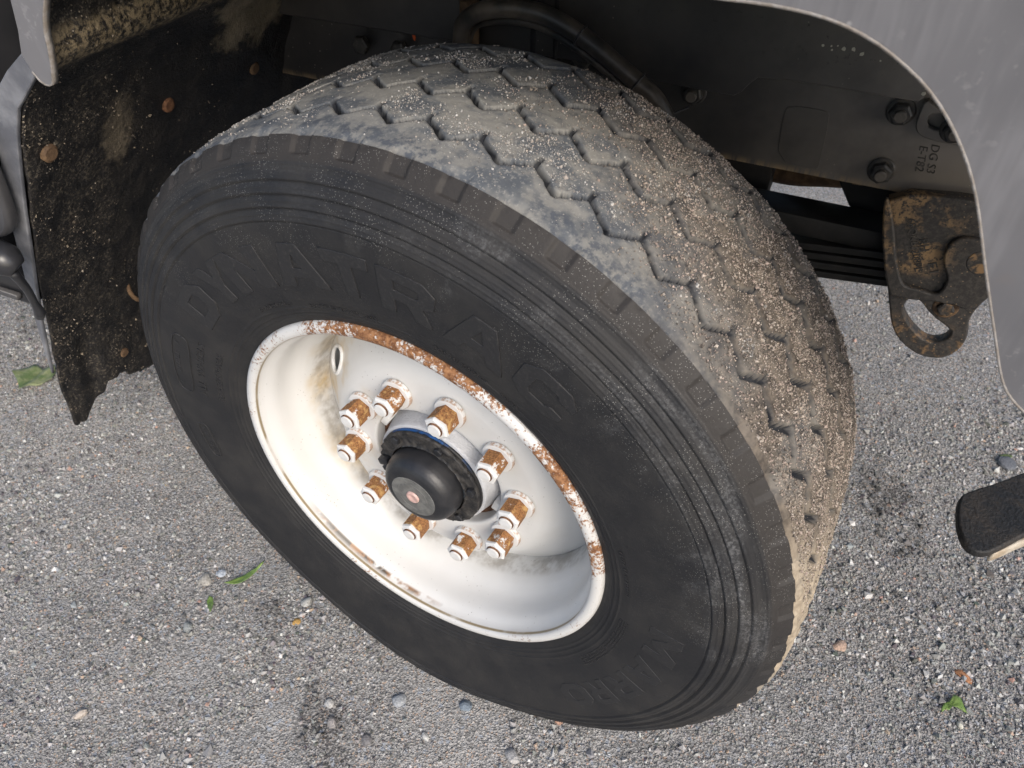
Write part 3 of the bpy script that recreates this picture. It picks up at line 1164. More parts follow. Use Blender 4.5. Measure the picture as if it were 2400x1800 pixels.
def tick_rows(t0, t1, rows, seed):
    """rows of tiny moulded characters, too small to read"""
    r_ = random.Random(seed)
    vs, fs = [], []
    for r0, r1 in rows:
        t = t0
        while t > t1:
            w = r_.uniform(.35, .7)
            if r_.random() > .16:
                a = np.radians(np.array([t, t - w, t - w, t]))
                rr = np.array([r0, r0, r1, r1])
                b = len(vs)
                vs += list(on_side(a, rr, -.001)) + list(on_side(a, rr, .0008))
                fs += [(b + 4, b + 5, b + 6, b + 7), (b, b + 1, b + 5, b + 4), (b + 1, b + 2, b + 6, b + 5), (b + 2, b + 3, b + 7, b + 6), (b + 3, b, b + 4, b + 7)]
            t -= w + r_.uniform(.2, .4)
    o = wpart("moulded_marks", raw_mesh("moulded_marks", vs, fs), M['letter'])
    return o


tick_rows(-4, -31, [(.3335, .3360), (.3375, .3400), (.3415, .3440), (.3455, .3475)], 3)
tick_rows(20, 6, [(.3355, .3400)], 5)
tick_rows(172, 158, [(.409, .4165)], 9)
tick_rows(-166.5, -174, [(.400, .407)], 10)

# ---- hub, cap, nuts
hub_prof = [(.1090, .058), (.1030, .062), (.1010, .070), (.0975, .084), (.0950, .092), (.0930, .100), (.0915, .107), (.0900, .1085), (.080, .1090)]
wpart("hub", lathe("hub", densify(hub_prof, .003), 96), M['hub'], "rough white painted cast hub")
for a in (150, 30, -18, -95):
    lug = box_mesh("hub_pilot_lug", (-.010, -.0945, -.005), (.010, -.060, .0065), .002)
    o = wpart("hub_pilot_lug", lug, M['white'])
    A_ = math.radians(a)
    o.matrix_local = Matrix.Rotation(-A_ + PI / 2, 4, 'Y') @ Matrix.Translation((0, 0, .1035))
wpart("hub_seat", lathe("hub_seat", [(.1098, .0760), (.1040, .0700), (.1000, .0690)], 96), M["rust"], "rusty gap between hub and wheel bore")
wpart("cap_gasket", lathe("cap_gasket", [(.060, .1085), (.0855, .1085), (.0872, .1092), (.0872, .1122), (.0860, .1132), (.070, .1132)], 96), M['blue'], "black gasket ring with smears of blue sealant")
fl = [(.060, .1134), (.0850, .1134), (.0862, .1146), (.0862, .1182), (.0848, .1196), (.0700, .1200), (.0660, .1205), (.0640, .1225)]
fl_me = lathe("cap_flange", densify(fl, .002), 144)
c = get_co(fl_me)
nz = fbm(c[:, 0] * 120, c[:, 1] * 120, c[:, 2] * 120, 3) - .5
rad = np.hypot(c[:, 0], c[:, 2])
k = 1 + nz * .055 * sstep(.068, .084, rad)
c[:, 0] *= k
c[:, 2] *= k
c[:, 1] -= nz * .006
set_co(fl_me, c)
wpart("cap_flange", fl_me, M['gasket'], "crusty black flange of the hub cap")
dome = [(.0610, .1195), (.0618, .1260), (.0614, .1320), (.0606, .1380), (.0590, .1440), (.0560, .1495), (.0518, .1540), (.0465, .1570), (.0410, .1584), (.0372, .1588)]
wpart("hub_cap", lathe("hub_cap", densify(dome, .002), 96), M['cap'], "smooth black domed hub cap")
face = [(.0374, .1589), (.0368, .1594), (.0262, .1594), (.0256, .1590), (.0250, .1590), (.0244, .1594), (.0110, .1594), (.0, .1594)]
wpart("cap_face", lathe("cap_face", face, 72, False), M['capface'], "scuffed grey flat end of the hub cap")
plug = [(.0108, .1593), (.0104, .1612), (.0094, .1620), (.0060, .1618), (.0044, .1608), (.0, .1604)]
wpart("rubber_plug", lathe("rubber_plug", plug, 48), M['plug'], "small pale pink plug in the middle of the hub cap")


def axial(o, r, ang, y, spin=0.0):
    """local z of the mesh -> outboard, at radius r / angle ang (deg) / axial y"""
    a = math.radians(ang)
    o.matrix_local = Matrix.Translation((r * math.cos(a), -y, r * math.sin(a))) @ Matrix.Rotation(PI / 2, 4, 'X') @ Matrix.Rotation(spin, 4, 'Z')


cb = hex_mesh("cap_bolt", .0072, 0, .0062, .0009)
for i in range(6):
    axial(wpart("cap_bolt", cb, M['cap']), .0765, 12 + 60 * i, .1192, .3 * i)
axial(wpart("cap_lug", box_mesh("cap_lug", (-.009, -.006, 0), (.009, .006, .012), .002), M['cap']), .0735, 176, .1195, .3)

nut_me = hex_mesh("lug_nut", .0187, 0, .0315, .0022)
wash_prof = [(.0, 0), (.0232, 0), (.0243, .0008), (.0243, .0062), (.0230, .0078), (.0200, .0082), (.0, .0082)]
wv, wf = [], []
for r_, z_ in wash_prof:
    for k in range(40):
        wv.append((r_ * math.cos(2 * PI * k / 40), r_ * math.sin(2 * PI * k / 40), z_))
for i in range(len(wash_prof) - 1):
    for k in range(40):
        wf.append((i * 40 + k, i * 40 + (k + 1) % 40, (i + 1) * 40 + (k + 1) % 40, (i + 1) * 40 + k))
wash_me = raw_mesh("washer", wv, wf, True)
wash_me.validate()
wash_me.set_sharp_from_angle(angle=math.radians(40))
stud_me = hex_mesh("stud", .0114, 0, .0062, .0006, 24, True)
stud_in = hex_mesh("stud_tip", .0102, 0, .0022, .0009, 24, True)
for i in range(10):
    a = 4.2 + 36 * i
    axial(wpart("washer", wash_me, M['washer']), .142875, a, .0988)
    axial(wpart("lug_nut", nut_me, M['nut']), .142875, a, .1065, math.radians(a) * .0 + random.uniform(0, 1.05))
    axial(wpart("stud", stud_me, M['rust']), .142875, a, .1340)
    axial(wpart("stud_tip", stud_in, M['white']), .142875, a, .1402)

# ---- front fender panel with its rolled edge
arch = [(-.455, 1.070), (-.430, 1.110), (-.385, 1.145), (-.310, 1.172), (-.20, 1.188), (-.05, 1.192), (.12, 1.192), (.241, 1.190), (.286, 1.1905), (.313, 1.191), (.341, 1.1895), (.365, 1.186), (.391, 1.178), (.415, 1.166),
        (.437, 1.152), (.455, 1.136), (.472, 1.117), (.487, 1.097), (.502, 1.072), (.515, 1.046), (.526, 1.024), (.541, .995), (.561, .957), (.576, .928), (.587, .9115), (.598, .901), (.612, .8915), (.640, .884)]
tail = [(-.505, 1.012), (-.495, .999), (-.480, .999), (-.473, 1.010), (-.462, 1.040)]
top = [(1.15, .875), (1.15, 1.55), (-.470, 1.55), (-.478, 1.20), (-.486, 1.115), (-.500, 1.060), (-.512, 1.030)]
edge_line = smooth_loop(tail + arch, 1, False)
part("fender", xz_plate("fender", [edge_line + top], -.1215, -.1185, .0008), M['fender'], truck, "scuffed grey fender panel arching over the wheel")
ev, ef = [], []
for i, (ex, ez) in enumerate(edge_line):
    ev += [(ex, -.1225, ez), (ex, -.1140, ez)]
    if i:
        ef.append((2 * i - 2, 2 * i, 2 * i + 1, 2 * i - 1))
lip = part("fender_lip", raw_mesh("fender_lip", ev, ef, True), M['lip'], truck, "dusty folded edge of the fender opening")
sm = lip.modifiers.new("thick", 'SOLIDIFY')
sm.thickness = .0022
sm.offset = 0
# cab above the wheel (out of the picture; it shades the wheel housing)
part("cab_floor", box_mesh("cab_floor", (-.47, -.10, 1.262), (1.15, 2.0, 1.30), .006), M['dark'])
part("cab_side", box_mesh("cab_side", (-1.9, -.116, 1.30), (1.15, 1.95, 2.55), .05), M['fender'])

# ---- mudguard behind the wheel
gprof = np.array([(-.875, .10), (-.860, .160), (-.838, .235), (-.820, .298), (-.806, .386), (-.786, .453), (-.735, .590), (-.688, .700), (-.638, .817), (-.576, .945), (-.536, .988), (-.527, 1.000),
                  (-.508, 1.006), (-.494, 1.020), (-.488, 1.040), (-.494, 1.052), (-.486, 1.080), (-.455, 1.120), (-.40, 1.158), (-.30, 1.19), (-.15, 1.212), (.02, 1.216), (.20, 1.214), (.31, 1.205)])
gl = np.concatenate([[0], np.cumsum(np.hypot(np.diff(gprof[:, 0]), np.diff(gprof[:, 1])))])
zb = np.array([(-.116, .262), (-.108, .255), (-.086, .251), (-.070, .262), (-.055, .275), (-.026, .281), (-.019, .305), (.010, .303), (.024, .298), (.034, .277), (.074, .253), (.12, .241), (.3, .25), (.62, .25)])
yc = np.concatenate([np.linspace(-.112, .12, 70), np.linspace(.125, .575, 60)])
ng = 230
t = np.linspace(0, 1, ng)
GYc = np.broadcast_to(yc[:, None], (len(yc), ng))
zbot = np.interp(yc, zb[:, 0], zb[:, 1]) + (vnoise(yc * 120, 0 * yc) - .5) * .006
l0 = np.interp(zbot, gprof[:15, 1], gl[:15])
lmax = np.where(yc > .45, np.interp(1.0, [.9, 1.06], [gl[9] * .99, gl[15]]), gl[-1])
Lg = l0[:, None] + (gl[-1] - l0)[:, None] * t[None]
Xg = np.interp(Lg, gl, gprof[:, 0])
Zg = np.interp(Lg, gl, gprof[:, 1])
for _ in range(3):
    Xg[:, 1:-1] = (Xg[:, :-2] + 2 * Xg[:, 1:-1] + Xg[:, 2:]) / 4
    Zg[:, 1:-1] = (Zg[:, :-2] + 2 * Zg[:, 1:-1] + Zg[:, 2:]) / 4
bow = (fbm(GYc * 9, Zg * 9, 0 * Zg, 3) - .5) * .016 + (fbm(GYc * 60, Zg * 60, 2 + 0 * Zg, 3) - .5) * .0045
# a moulded rib running down near the outboard edge and a raised inboard margin
bow += -.010 * np.exp(-((GYc + .045 - (Zg - .3) * .02) / .022) ** 2) * sstep(.56, .40, Zg)
bow += .016 * sstep(.50, .53, GYc)
Xg = Xg + bow
guard = part("mudguard", np_mesh("mudguard", np.stack([Xg, GYc, Zg], -1).reshape(-1, 3), grid_faces(len(yc), ng)), M['guard'], truck, "gritty black mudguard with a torn lower edge behind the tyre")
sm = guard.modifiers.new("thick", 'SOLIDIFY')
sm.thickness = .004
sm.offset = 1

# grey painted return lip on its outer edge
lip_e = [(-.478, 1.030), (-.534, .980), (-.574, .947), (-.638, .817), (-.687, .700), (-.735, .590), (-.786, .455), (-.798, .415)]
lip_l = [(-.800, .420), (-.769, .540), (-.731, .650), (-.686, .789), (-.640, .888), (-.607, .955), (-.568, .995), (-.510, 1.034)]
part("mudguard_lip", xz_plate("mudguard_lip", [smooth_loop(lip_e, 1, False) + smooth_loop(lip_l, 1, False)], -.120, -.1135, .0015), M['grey_edge'], truck, "worn grey painted outer lip of the mudguard")


ng_ = 4200
jj = (rng.random(ng_) ** 1.6 * 100).astype(int)
ii = (rng.random(ng_) * 168).astype(int)
ridge = (Zg[jj, ii] > .99) & (Zg[jj, ii] < 1.06)
kk = (fbm(yc[jj] * 20, Zg[jj, ii] * 20, 1.0, 3) > .47) | ridge
jj, ii = jj[kk], ii[kk]
gs = np.clip(rng.lognormal(math.log(.0008), .5, len(jj)), .0004, .0035)
gp = np.stack([Xg[jj, ii] + .0046 + gs * .2, yc[jj] + rng.uniform(-.0016, .0016, len(jj)), Zg[jj, ii] + rng.uniform(-.003, .003, len(jj))], -1)
gcol = np.array([(.30, .25, .18), (.16, .13, .095), (.42, .37, .30), (.09, .075, .06)])[rng.choice(4, len(jj), p=[.22, .40, .06, .32])] * rng.uniform(.5, .9, (len(jj), 1))
o = link("mudguard_grit", grains_mesh("mudguard_grit", gp, gs, gcol), M['grit'], guard)
o["kind"] = "stuff"
o["label"] = "fine tan grit thrown onto the mudguard"


def guard_at(yv, zv):
    j = int(np.argmin(np.abs(yc - yv)))
    i = int(np.argmin(np.abs(Zg[j, :150] - zv)))
    return Vector((Xg[j, i], yc[j], Zg[j, i]))


bolt_me = hex_mesh("guard_bolt", .0125, 0, .009, .0025, 10, True)
for (yv, zv), s_ in (((.160, .843), 1.0), ((.402, .822), 1.0), ((-.075, .866), 1.1), ((.031, .346), .8)):
    o = part("rusty_bolt_head", bolt_me.copy(), M['rust'] if yv == .160 else M['rusty_dirt'])
    p = guard_at(yv, zv)
    o.matrix_world = Matrix.Translation(p + Vector((.001, 0, 0))) @ Matrix.Rotation(math.radians(100), 4, 'Y') @ Matrix.Scale(s_, 4)
p = guard_at(.098, .49)
ringp = [p + Vector((.012 * 0 + .008, .028 * math.cos(a), .040 * math.sin(a))) for a in np.linspace(0, 2 * PI, 25)]
part("clamp_ring", tube_mesh("clamp_ring", ringp, .0045, 8, 1), M['rusty_dirt'])

# ---- step box behind, black latch and strap
sb = part("step_box", box_mesh("step_box", (-1.75, -.128, .592), (-.735, .40, 1.18), .012), M['trim'], truck, "dark step box behind the mudguard")
pan = smooth_loop([(-1.5, 1.0), (-.62, 1.0), (-.640, .80), (-.668, .758), (-.70, .746), (-.735, .775), (-.80, .80), (-1.5, .84)], 2)
part("step_panel", xz_plate("step_panel", [pan], -.150, -.130, .006), M['stepbox'], truck, "smooth grey step side panel with a rounded corner")
part("latch_body", tube_mesh("latch_body", [(-.735, -.150, .735), (-.700, -.165, .735), (-.668, -.168, .728), (-.655, -.165, .716)], [.016, .024, .026, .015], 16, 5), M['trim'])
part("latch_pin", tube_mesh("latch_pin", [(-.690, -.180, .756), (-.655, -.188, .750)], .0065, 12, 2), M['boltlight'])
part("latch_strap", tube_mesh("latch_strap", [(-.672, -.165, .705), (-.686, -.150, .660), (-.700, -.142, .622), (-.706, -.138, .600), (-.716, -.136, .588)], [.008, .0065, .006, .009, .008], 10, 4), M['trim'])
part("step_trim", xz_plate("step_trim", [[(-1.6, .622), (-.745, .622), (-.745, .612), (-1.6, .606)]], -.140, -.129, .002), M['stepbox'])

# ---- frame rail and what is bolted to it
rail = part("frame_rail", box_mesh("frame_rail", (-2.2, .500, .770), (1.10, .580, 1.060), .006), M['frame'], truck, "dusty black steel frame rail")
pl_e = [(-1.0, .90), (.007, .907), (.080, .8985), (.144, .895), (.219, .894), (.238, .8945), (.248, .902), (.258, .917), (.267, .9265), (.308, .9295), (.399, .9295), (.489, .9285), (.4945, .936), (.492, .955), (.499, .970), (.515, 1.06), (.515, 1.20), (-1.0, 1.20)]
part("reinforcement_plate", xz_plate("reinforcement_plate", [pl_e], .456, .4992, .003), M['frame'], truck, "upper plate overlapping the frame rail")
sq = smooth_loop([(.322, .785), (.314, .864), (.318, .878), (.374, .880), (.382, .872), (.388, .790), (.385, .783)], 1)
part("welded_pad", xz_plate("welded_pad", [sq], .4985, .5002, .0004), M['frame'])
sl_o = smooth_loop([(.500, .926), (.499, .892), (.502, .878), (.513, .870), (.535, .866), (.60, .866), (.64, .930), (.575, .926), (.545, .908), (.520, .912)], 1)
sl_h = smooth_loop([(.512, .897), (.517, .907), (.548, .908), (.548, .884), (.520, .883)], 1)
part("slotted_bracket", xz_plate("slotted_bracket", [sl_o, sl_h], .486, .4985, .002), M['frame'], truck, "small slotted bracket bolted to the frame rail")
fb_w = hex_mesh("flange", .0205, 0, .005, .0015, 28, True)
fb_n = hex_mesh("nut", .0165, .004, .018, .0022, 6)
fb_s = hex_mesh("stud", .0088, .017, .026, .001, 16, True)
for (bx, bz, yy0) in ((.4755, .897, .4995), (.552, .890, .486), (.4785, .8035, .4995), (.170, .874, .4995)):
    R_m = Matrix.Translation((bx, yy0, bz)) @ Matrix.Rotation(PI / 2, 4, 'X') @ Matrix.Rotation(random.uniform(0, 1), 4, 'Z')
    fo = part("flange_bolt", fb_w, M['bolt'])
    fo.matrix_world = R_m
    for nm, mm, mt in (("hex_nut", fb_n, M['bolt']), ("bolt_end", fb_s, M['boltlight'] if bx > .3 else M['bolt'])):
        o = link(nm, mm, mt, fo)
for body, bx, bz, hgt in (("E-T82", .5295, .852, .0125), ("DG S3", .5445, .857, .0125)):
    me = text_mesh("stamped_mark", body, hgt * 1.35, 0, .0004)
    c = get_co(me)
    set_co(me, np.stack([bx - c[:, 1] * -1 - .012 + .23 * c[:, 0] * 0 + c[:, 0] * .18, .4996 - c[:, 2], bz - c[:, 0]], -1))
    part("stamped_mark", me, M['bolt'])
# paint flakes on the upper plate and at its end
fr_ = random.Random(4)
for (px_, pz_, s_) in ((.345, .985, .0022), (.358, .981, .0016), (.356, .986, .0013), (.364, .9875, .0013), (.373, .9845, .0030), (.386, .9858, .0028), (.398, .981, .0034), (.424, .976, .0015), (.493, .968, .0075), (.494, .953, .0045), (.492, .942, .0028)):
    lp = [(px_ + s_ * fr_.uniform(.6, 1.2) * math.cos(a), pz_ + s_ * fr_.uniform(.6, 1.3) * math.sin(a)) for a in np.linspace(0, 2 * PI, 8)[:-1]]
    part("paint_flake", xz_plate("paint_flake", [lp], .4552, .4562), M['chip'])

# ---- tow hook / spring hanger plate
hp = [(.497, .790), (.508, .739), (.525, .684), (.548, .628), (.565, .585), (.578, .556), (.594, .536), (.615, .520), (.639, .511), (.661, .512), (.679, .522), (.690, .543), (.692, .563), (.688, .584), (.681, .602), (.684, .632), (.700, .672), (.72, .72), (.74, .800), (.62, .806)]
hs = smooth_loop([(.582, .609), (.587, .617), (.594, .619), (.604, .616), (.625, .596), (.664, .576), (.667, .569), (.664, .554), (.651, .544), (.635, .544), (.614, .557), (.595, .575), (.583, .593)], 1)
hook = part("tow_hook", xz_plate("tow_hook", [smooth_loop(hp, 1), hs], .455, .480, .003), M['hook'], truck, "rust-stained black tow hook plate with a curved slot below the frame rail")
rec = [(.500, .783), (.520, .745), (.541, .690), (.562, .650), (.574, .643), (.596, .644), (.614, .640), (.6225, .648), (.624, .668), (.619, .682), (.607, .697), (.601, .722), (.608, .742), (.625, .750), (.70, .752), (.715, .735), (.693, .668), (.676, .625), (.640, .632), (.560, .617), (.545, .634), (.520, .692), (.503, .742), (.492, .785)]
ribp = smooth_loop(rec, 1)
link("raised_rim", xz_plate("raised_rim", [ribp], .4440, .4556, .0030), M['hook'], hook)
rw = hex_mesh("rust_ring", .0195, 0, .0022, .0008, 20, True)
o = link("rust_ring", rw, M['rusty_dirt'], hook)
o.matrix_world = Matrix.Translation((.641, .4556, .6165)) @ Matrix.Rotation(PI / 2, 4, 'X')
hb = hex_mesh("hook_bolt", .0135, 0, .010, .002, 6)
o = link("hook_bolt", hb, M['hook'], hook)
o.matrix_world = Matrix.Translation((.641, .4555, .6165)) @ Matrix.Rotation(PI / 2, 4, 'X')
pin = hex_mesh("round_boss", .0195, 0, .0015, .0006, 28, True)
o = link("round_boss", pin, M['hook'], hook)
o.matrix_world = Matrix.Translation((.655, .4444, .714)) @ Matrix.Rotation(PI / 2, 4, 'X')
for body, (ax, az), (ex, ez), hgt in (("68QK61208PL", (.533, .753), (.574, .667), .014), ("RH", (.562, .724), (.571, .705), .013), ("E1", (.588, .687), (.597, .671), .013)):
    me = text_mesh("cast_text", body, 1.0, .01, .5)
    c = get_co(me)
    c[:, 0] = (c[:, 0] - c[:, 0].min()) / (c[:, 0].max() - c[:, 0].min())
    c[:, 1] = (c[:, 1] - c[:, 1].min()) / (c[:, 1].max() - c[:, 1].min())
    dv = np.array([ex - ax, ez - az])
    pv = np.array([-dv[1], dv[0]]) / np.hypot(*dv)
    P2 = np.array([ax, az]) + c[:, :1] * dv + c[:, 1:2] * pv * hgt
    set_co(me, np.stack([P2[:, 0], np.where(c[:, 2] > 0, .4538, .4565), P2[:, 1]], -1))
    link("cast_text", me, M['bolt'], hook)

# ---- leaf spring pack
spring = part("leaf_spring", box_mesh("leaf_spring", (-.55, .496, .664), (.60, .566, .700), .003), M['spring'], truck, "stack of black leaf spring blades")
for i, (z0, x1) in enumerate(((.6435, .58), (.6265, .57), (.6090, .565), (.5915, .56))):
    vs, fs = [], []
    for k in range(13):
        xx = -.5 + (x1 + .5) * k / 12
        dz = (xx - .40) * .115 * (1 if xx > 0 else .2)
        for (yy, zz) in ((.488, 0), (.560, 0), (.560, .0125), (.488, .0125)):
            vs.append((xx, yy, z0 + dz + zz))
        if k:
            b = 4 * (k - 1)
            for e in range(4):
                fs.append((b + e, b + (e + 1) % 4, b + 4 + (e + 1) % 4, b + 4 + e))
    fs += [(3, 2, 1, 0), (48, 49, 50, 51)]
    o = link("spring_leaf", raw_mesh("spring_leaf", vs, fs), M['spring'], spring)
    bm_ = o.modifiers.new("bevel", 'BEVEL')
    bm_.width = .002
    bm_.segments = 2
# drag link and bracket seen in the gap below the rail
part("drag_link", tube_mesh("drag_link", [(.20, .68, .690), (.33, .64, .700), (.40, .62, .718), (.46, .60, .740), (.52, .60, .775)], [.020, .020, .019, .018, .018], 16, 5), M['rusty_dirt'], truck, "brown dirty steering link below the frame rail")
part("axle_bracket", box_mesh("axle_bracket", (.13, .60, .655), (.318, .70, .775), .012), M['black'])
part("hanger_block", xz_plate("hanger_block", [[(.395, .775), (.58, .775), (.58, .640), (.505, .640), (.455, .690)]], .585, .66, .004), M['black'])
part("axle_beam", box_mesh("axle_beam", (-.08, .12, .42), (.06, 1.9, .53), .02), M['black'])

# ---- hoses over the tyre
h1 = [(-.205, .40, .86), (-.190, .385, .935), (-.176, .37, .968), (-.149, .36, .990), (-.114, .352, 1.003), (-.073, .35, 1.0085), (-.027, .35, 1.003), (.027, .35, .982), (.081, .35, .951), (.116, .35, .930), (.144, .35, .910), (.175, .36, .86)]
hose = part("air_hose", tube_mesh("air_hose", h1, .0135, 18, 6), M['hose'], truck, "thick black hose looping over the top of the tyre")
part("thin_hose", tube_mesh("thin_hose", [(-.200, .41, .90), (-.172, .395, .955), (-.140, .385, .972), (-.10, .38, .980), (-.055, .375, .980), (-.01, .362, .972), (.04, .358, .950), (.09, .358, .918)], .006, 12, 5), M['hose'])
for q, nrm in (((.020, .35, .985), (.87, 0, -.50)), ((.112, .35, .933), (.82, 0, -.57))):
    nv = Vector(nrm).normalized()
    a_ = nv.cross(Vector((0, 1, 0))).normalized()
    pts = [Vector(q) + (a_ * math.cos(t_) + Vector((0, 1, 0)) * math.sin(t_)) * .0146 for t_ in np.linspace(0, 2 * PI, 21)]
    link("cable_tie", tube_mesh("cable_tie", pts, .0016, 8, 1), M['trim'], hose)
part("loose_wire", tube_mesh("loose_wire", [(.175, .44, .872), (.150, .42, .864), (.128, .40, .868), (.11, .40, .88)], .0018, 8, 5), M['trim'])

# ---- dark engine side and a few things on it
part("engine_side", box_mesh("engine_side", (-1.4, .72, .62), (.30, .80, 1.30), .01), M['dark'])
part("rusty_bracket", xz_plate("rusty_bracket", [smooth_loop([(-.30, 1.02), (-.20, 1.02), (-.215, .955), (-.255, .905), (-.285, .895)], 1)], .474, .485, .002), M['rusty_dirt'])
part("brake_post", tube_mesh("brake_post", [(-.205, .44, .76), (-.203, .44, .86), (-.200, .44, .98)], .016, 14, 3), M['rusty_dirt'])
part("bracket_rib", box_mesh("bracket_rib", (-.100, .455, .80), (-.090, .485, 1.10), .002), M['black'])
part("bracket_rib", box_mesh("bracket_rib", (-.060, .455, .80), (-.052, .485, 1.10), .002), M['black'])
o = part("bracket_bolt", fb_n, M['boltlight'])
o.matrix_world = Matrix.Translation((-.017, .486, .902)) @ Matrix.Rotation(PI / 2, 4, 'X')
part("paint_mark", xz_plate("paint_mark", [smooth_loop([(-.336, .912), (-.330, .905), (-.330, .885), (-.334, .886), (-.337, .897)], 1)], .484, .4855), M['orange'])
for (px_, pz_) in ((-.326, .872), (-.318, .870), (-.312, .866), (-.296, .868), (-.288, .864), (-.320, .854)):
    part("paint_flake", xz_plate("paint_flake", [[(px_ - .002, pz_), (px_, pz_ + .0025), (px_ + .002, pz_), (px_, pz_ - .002)]], .484, .4855), M['chip'])
part("brake_line", tube_mesh("brake_line", [(-.63, .56, .86), (-.60, .55, .82), (-.55, .54, .77), (-.50, .52, .71)], .006, 10, 5), M['hose'])
for (px_, pz_) in ((-.44, .865), (-.36, .868)):
    o = part("bracket_bolt", fb_n, M['bolt'])
    o.matrix_world = Matrix.Translation((px_, .486, pz_)) @ Matrix.Rotation(PI / 2, 4, 'X')

# ---- black bracket at the lower right (front)
pb = smooth_loop([(.704, .137), (.708, .164), (.722, .180), (.759, .213), (.795, .250), (.95, .40), (.98, .312), (.80, .137), (.751, .078), (.733, .066), (.716, .071), (.706, .098)], 1)
me = shape_mesh("front_bracket", [pb], .014, .003)
c = get_co(me)
c[:, 2] += .493 + (fbm(c[:, 0] * 90, c[:, 1] * 90, c[:, 2] * 90, 3) - .5) * .003
set_co(me, c)
part("front_bracket", me, mat_simple("pitted_black_steel", (.016, .016, .017), .6, .4, (.040, .033, .027), 24, .9, 150), truck, "pitted black bracket end jutting in from the right")

pf = [(a, b - .010) for a, b in smooth_loop([(.750, .092), (.762, .099), (.80, .141), (.98, .316), (.97, .34), (.80, .17), (.765, .125)], 1)]
me = shape_mesh("bracket_flange", [pf], .020, .002)
c = get_co(me)
c[:, 2] += .477
set_co(me, c)
part("bracket_flange", me, mat_simple("tan_worn_edge", (.34, .27, .19), .6, .4, (.50, .45, .37), 40, .4, 150))

# ------------------------------------------------------------------ small things lying on the gravel
def gpt(x_, y_, dz=0.0):
    return Vector((x_, y_, float(ground_z(np.array(x_), np.array(y_))) + dz))


def leaf_obj(outline, mat, label, lift=.008, curl=.012, seed=1):
    """outline in ground coordinates"""
    r_ = random.Random(seed)
    ctr = np.mean(np.array(outline), 0)
    lp = [(a - ctr[0], b - ctr[1]) for a, b in outline]
    lp = sub_loop(lp, 3)
    n = len(lp)
    vs, fs = [], []
    rings = [1.0, .75, .5, .25]
    for kk in rings:
        for (a, b) in lp:
            x_, y_ = a * kk, b * kk
            z_ = lift + curl * (x_ * x_ + y_ * y_) / (max(abs(p) for q in lp for p in q) ** 2) * .8 + r_.uniform(-.0008, .0008) + .003 * math.sin(x_ * 160)
            vs.append((x_, y_, z_))
    vs.append((0, 0, lift))
    for i in range(len(rings) - 1):
        for k in range(n):
            fs.append((i * n + k, i * n + (k + 1) % n, (i + 1) * n + (k + 1) % n, (i + 1) * n + k))
    b = (len(rings) - 1) * n
    for k in range(n):
        fs.append((b + k, b + (k + 1) % n, len(vs) - 1))
    o = link("leaf", raw_mesh("leaf", vs, fs, True), mat)
    o.location = gpt(float(ctr[0]), float(ctr[1]))
    m_ = o.modifiers.new("thick", 'SOLIDIFY')
    m_.thickness = .0006
    return tag(o, label, "leaf", "fallen leaves on the gravel")


leaf_obj([(-1.400, .105), (-1.375, .150), (-1.345, .150), (-1.322, .170), (-1.300, .150), (-1.285, .125), (-1.300, .100), (-1.322, .085), (-1.330, .062), (-1.360, .085)], M['leafpale'], "pale torn green leaf lying left of the mudguard tip", .006, .012, 3)
leaf_obj([(-.482, -.184), (-.474, -.158), (-.462, -.138), (-.449, -.124), (-.440, -.102), (-.444, -.130), (-.450, -.152), (-.462, -.168)], M['leaf'], "long narrow green leaf left of the tyre", .006, .014, 4)
leaf_obj([(-.498, -.214), (-.489, -.214), (-.477, -.226), (-.466, -.246), (-.484, -.236), (-.496, -.225)], M['leaf'], "small bright green leaf scrap below the narrow leaf", .005, .006, 5)
leaf_obj([(.862, .122), (.872, .150), (.880, .155), (.886, .170), (.897, .166), (.910, .142), (.898, .150), (.886, .148), (.880, .138), (.870, .136)], M['leaf'], "light green leaf with a notch at the lower right", .007, .004, 6)
leaf_obj([(.985, .858), (.998, .866), (1.012, .860), (1.006, .846), (.992, .846)], M['leafpale'], "tiny round green leaf beside a dark stone at the right", .004, .004, 7)


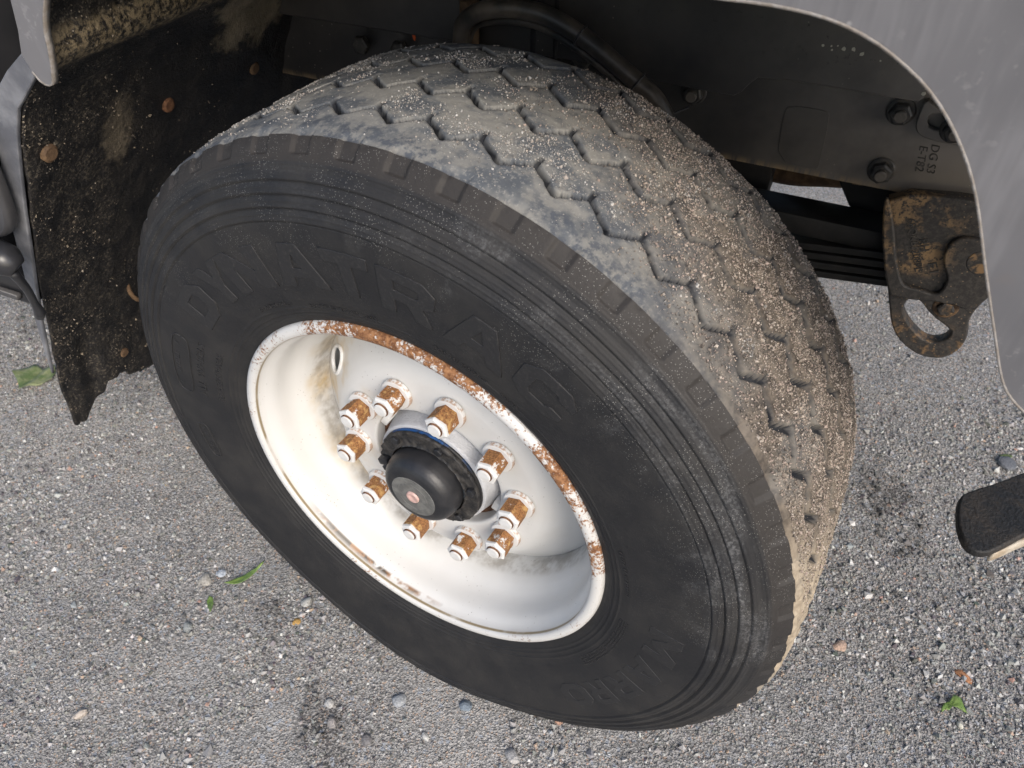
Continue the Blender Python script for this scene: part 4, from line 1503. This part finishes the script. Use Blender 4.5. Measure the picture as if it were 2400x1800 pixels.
def pebble(x_, y_, s_, col, label, seed, flat=.62, ang=.34, rough=.85):
    r_ = np.random.default_rng(seed)
    import bmesh
    bm = bmesh.new()
    bmesh.ops.create_icosphere(bm, subdivisions=2, radius=1.0)
    k = r_.uniform(.8, 1.25, 3)
    pl_n = r_.normal(size=(9, 3))
    pl_n /= np.linalg.norm(pl_n, axis=1, keepdims=True)
    for v_ in bm.verts:
        p_ = np.array(v_.co)
        for nn in pl_n:
            d_ = p_ @ nn - (1 - ang)
            if d_ > 0:
                p_ = p_ - nn * d_ * .85
        v_.co = Vector(p_ * k * np.array([1, 1, flat]) * s_)
    me_ = bpy.data.meshes.new("pebble")
    bm.to_mesh(me_)
    bm.free()
    for pg in me_.polygons:
        pg.use_smooth = True
    me_.set_sharp_from_angle(angle=math.radians(32))
    o_ = link("pebble", me_, mat_simple("pebble_%d" % seed, col, rough, .4, tuple(c_ * .6 for c_ in col), 220, .6, 300))
    o_.location = gpt(x_, y_, s_ * flat * .30)
    o_.rotation_euler = (0, 0, r_.uniform(0, 6))
    if flat < .4:
        o_.rotation_euler = (0, 0, -.35)
        o_.scale = (1.35, .75, 1.0)
    return tag(o_, label, "pebble", "larger pebbles on the gravel")


PB = [(.686, .191, .0135, (.56, .40, .31), "peach coloured pebble right of the tyre tread"),
      (.906, .222, .0140, (.42, .20, .10), "flat terracotta chip at the lower right"),
      (.899, .119, .0080, (.60, .58, .50), "round cream pebble below the light green leaf"),
      (1.000, .835, .0240, (.15, .16, .18), "dark grey stone above the black bracket at the right"),
      (-.533, -.187, .0150, (.40, .38, .34), "rounded beige stone left of the narrow leaf"),
      (-.515, -.160, .0095, (.46, .50, .55), "small pale blue-grey stone above the beige stone"),
      (-.493, -.285, .0110, (.30, .32, .32), "greyish green flat stone below the leaf scrap"),
      (-.312, -.145, .0120, (.42, .42, .40), "pale angular stone against the lower left of the tyre"),
      (-.306, -.190, .0085, (.46, .28, .09), "yellow brown pebble near the lower left of the tyre"),
      (-.042, -.247, .0130, (.36, .38, .40), "grey stone just under the tyre at bottom centre"),
      (.073, -.209, .0120, (.24, .29, .34), "blue-grey stone under the tyre sidewall"),
      (-.058, -.332, .0125, (.22, .21, .21), "dark brownish grey pebble at the bottom left of centre"),
      (.185, -.253, .0150, (.46, .45, .44), "light grey angular stone at the bottom centre"),
      (.238, -.166, .0100, (.44, .27, .20), "reddish pebble below the tyre"),
      (-.131, -.330, .0115, (.30, .28, .27), "grey pebble by the dark damp patch at the bottom"),
      (-.155, -.303, .0090, (.50, .49, .47), "off-white pebble above the dark damp patch"),
      (-.554, -.496, .0120, (.52, .46, .40), "cream stone at the lower left"),
      (.033, -.285, .0085, (.52, .52, .50), "white bead-like pebble at the bottom centre")]
for i, (x_, y_, s_, c_, lb) in enumerate(PB):
    pebble(x_, y_, s_, c_, lb, 100 + i, .62 if i != 1 else .3)
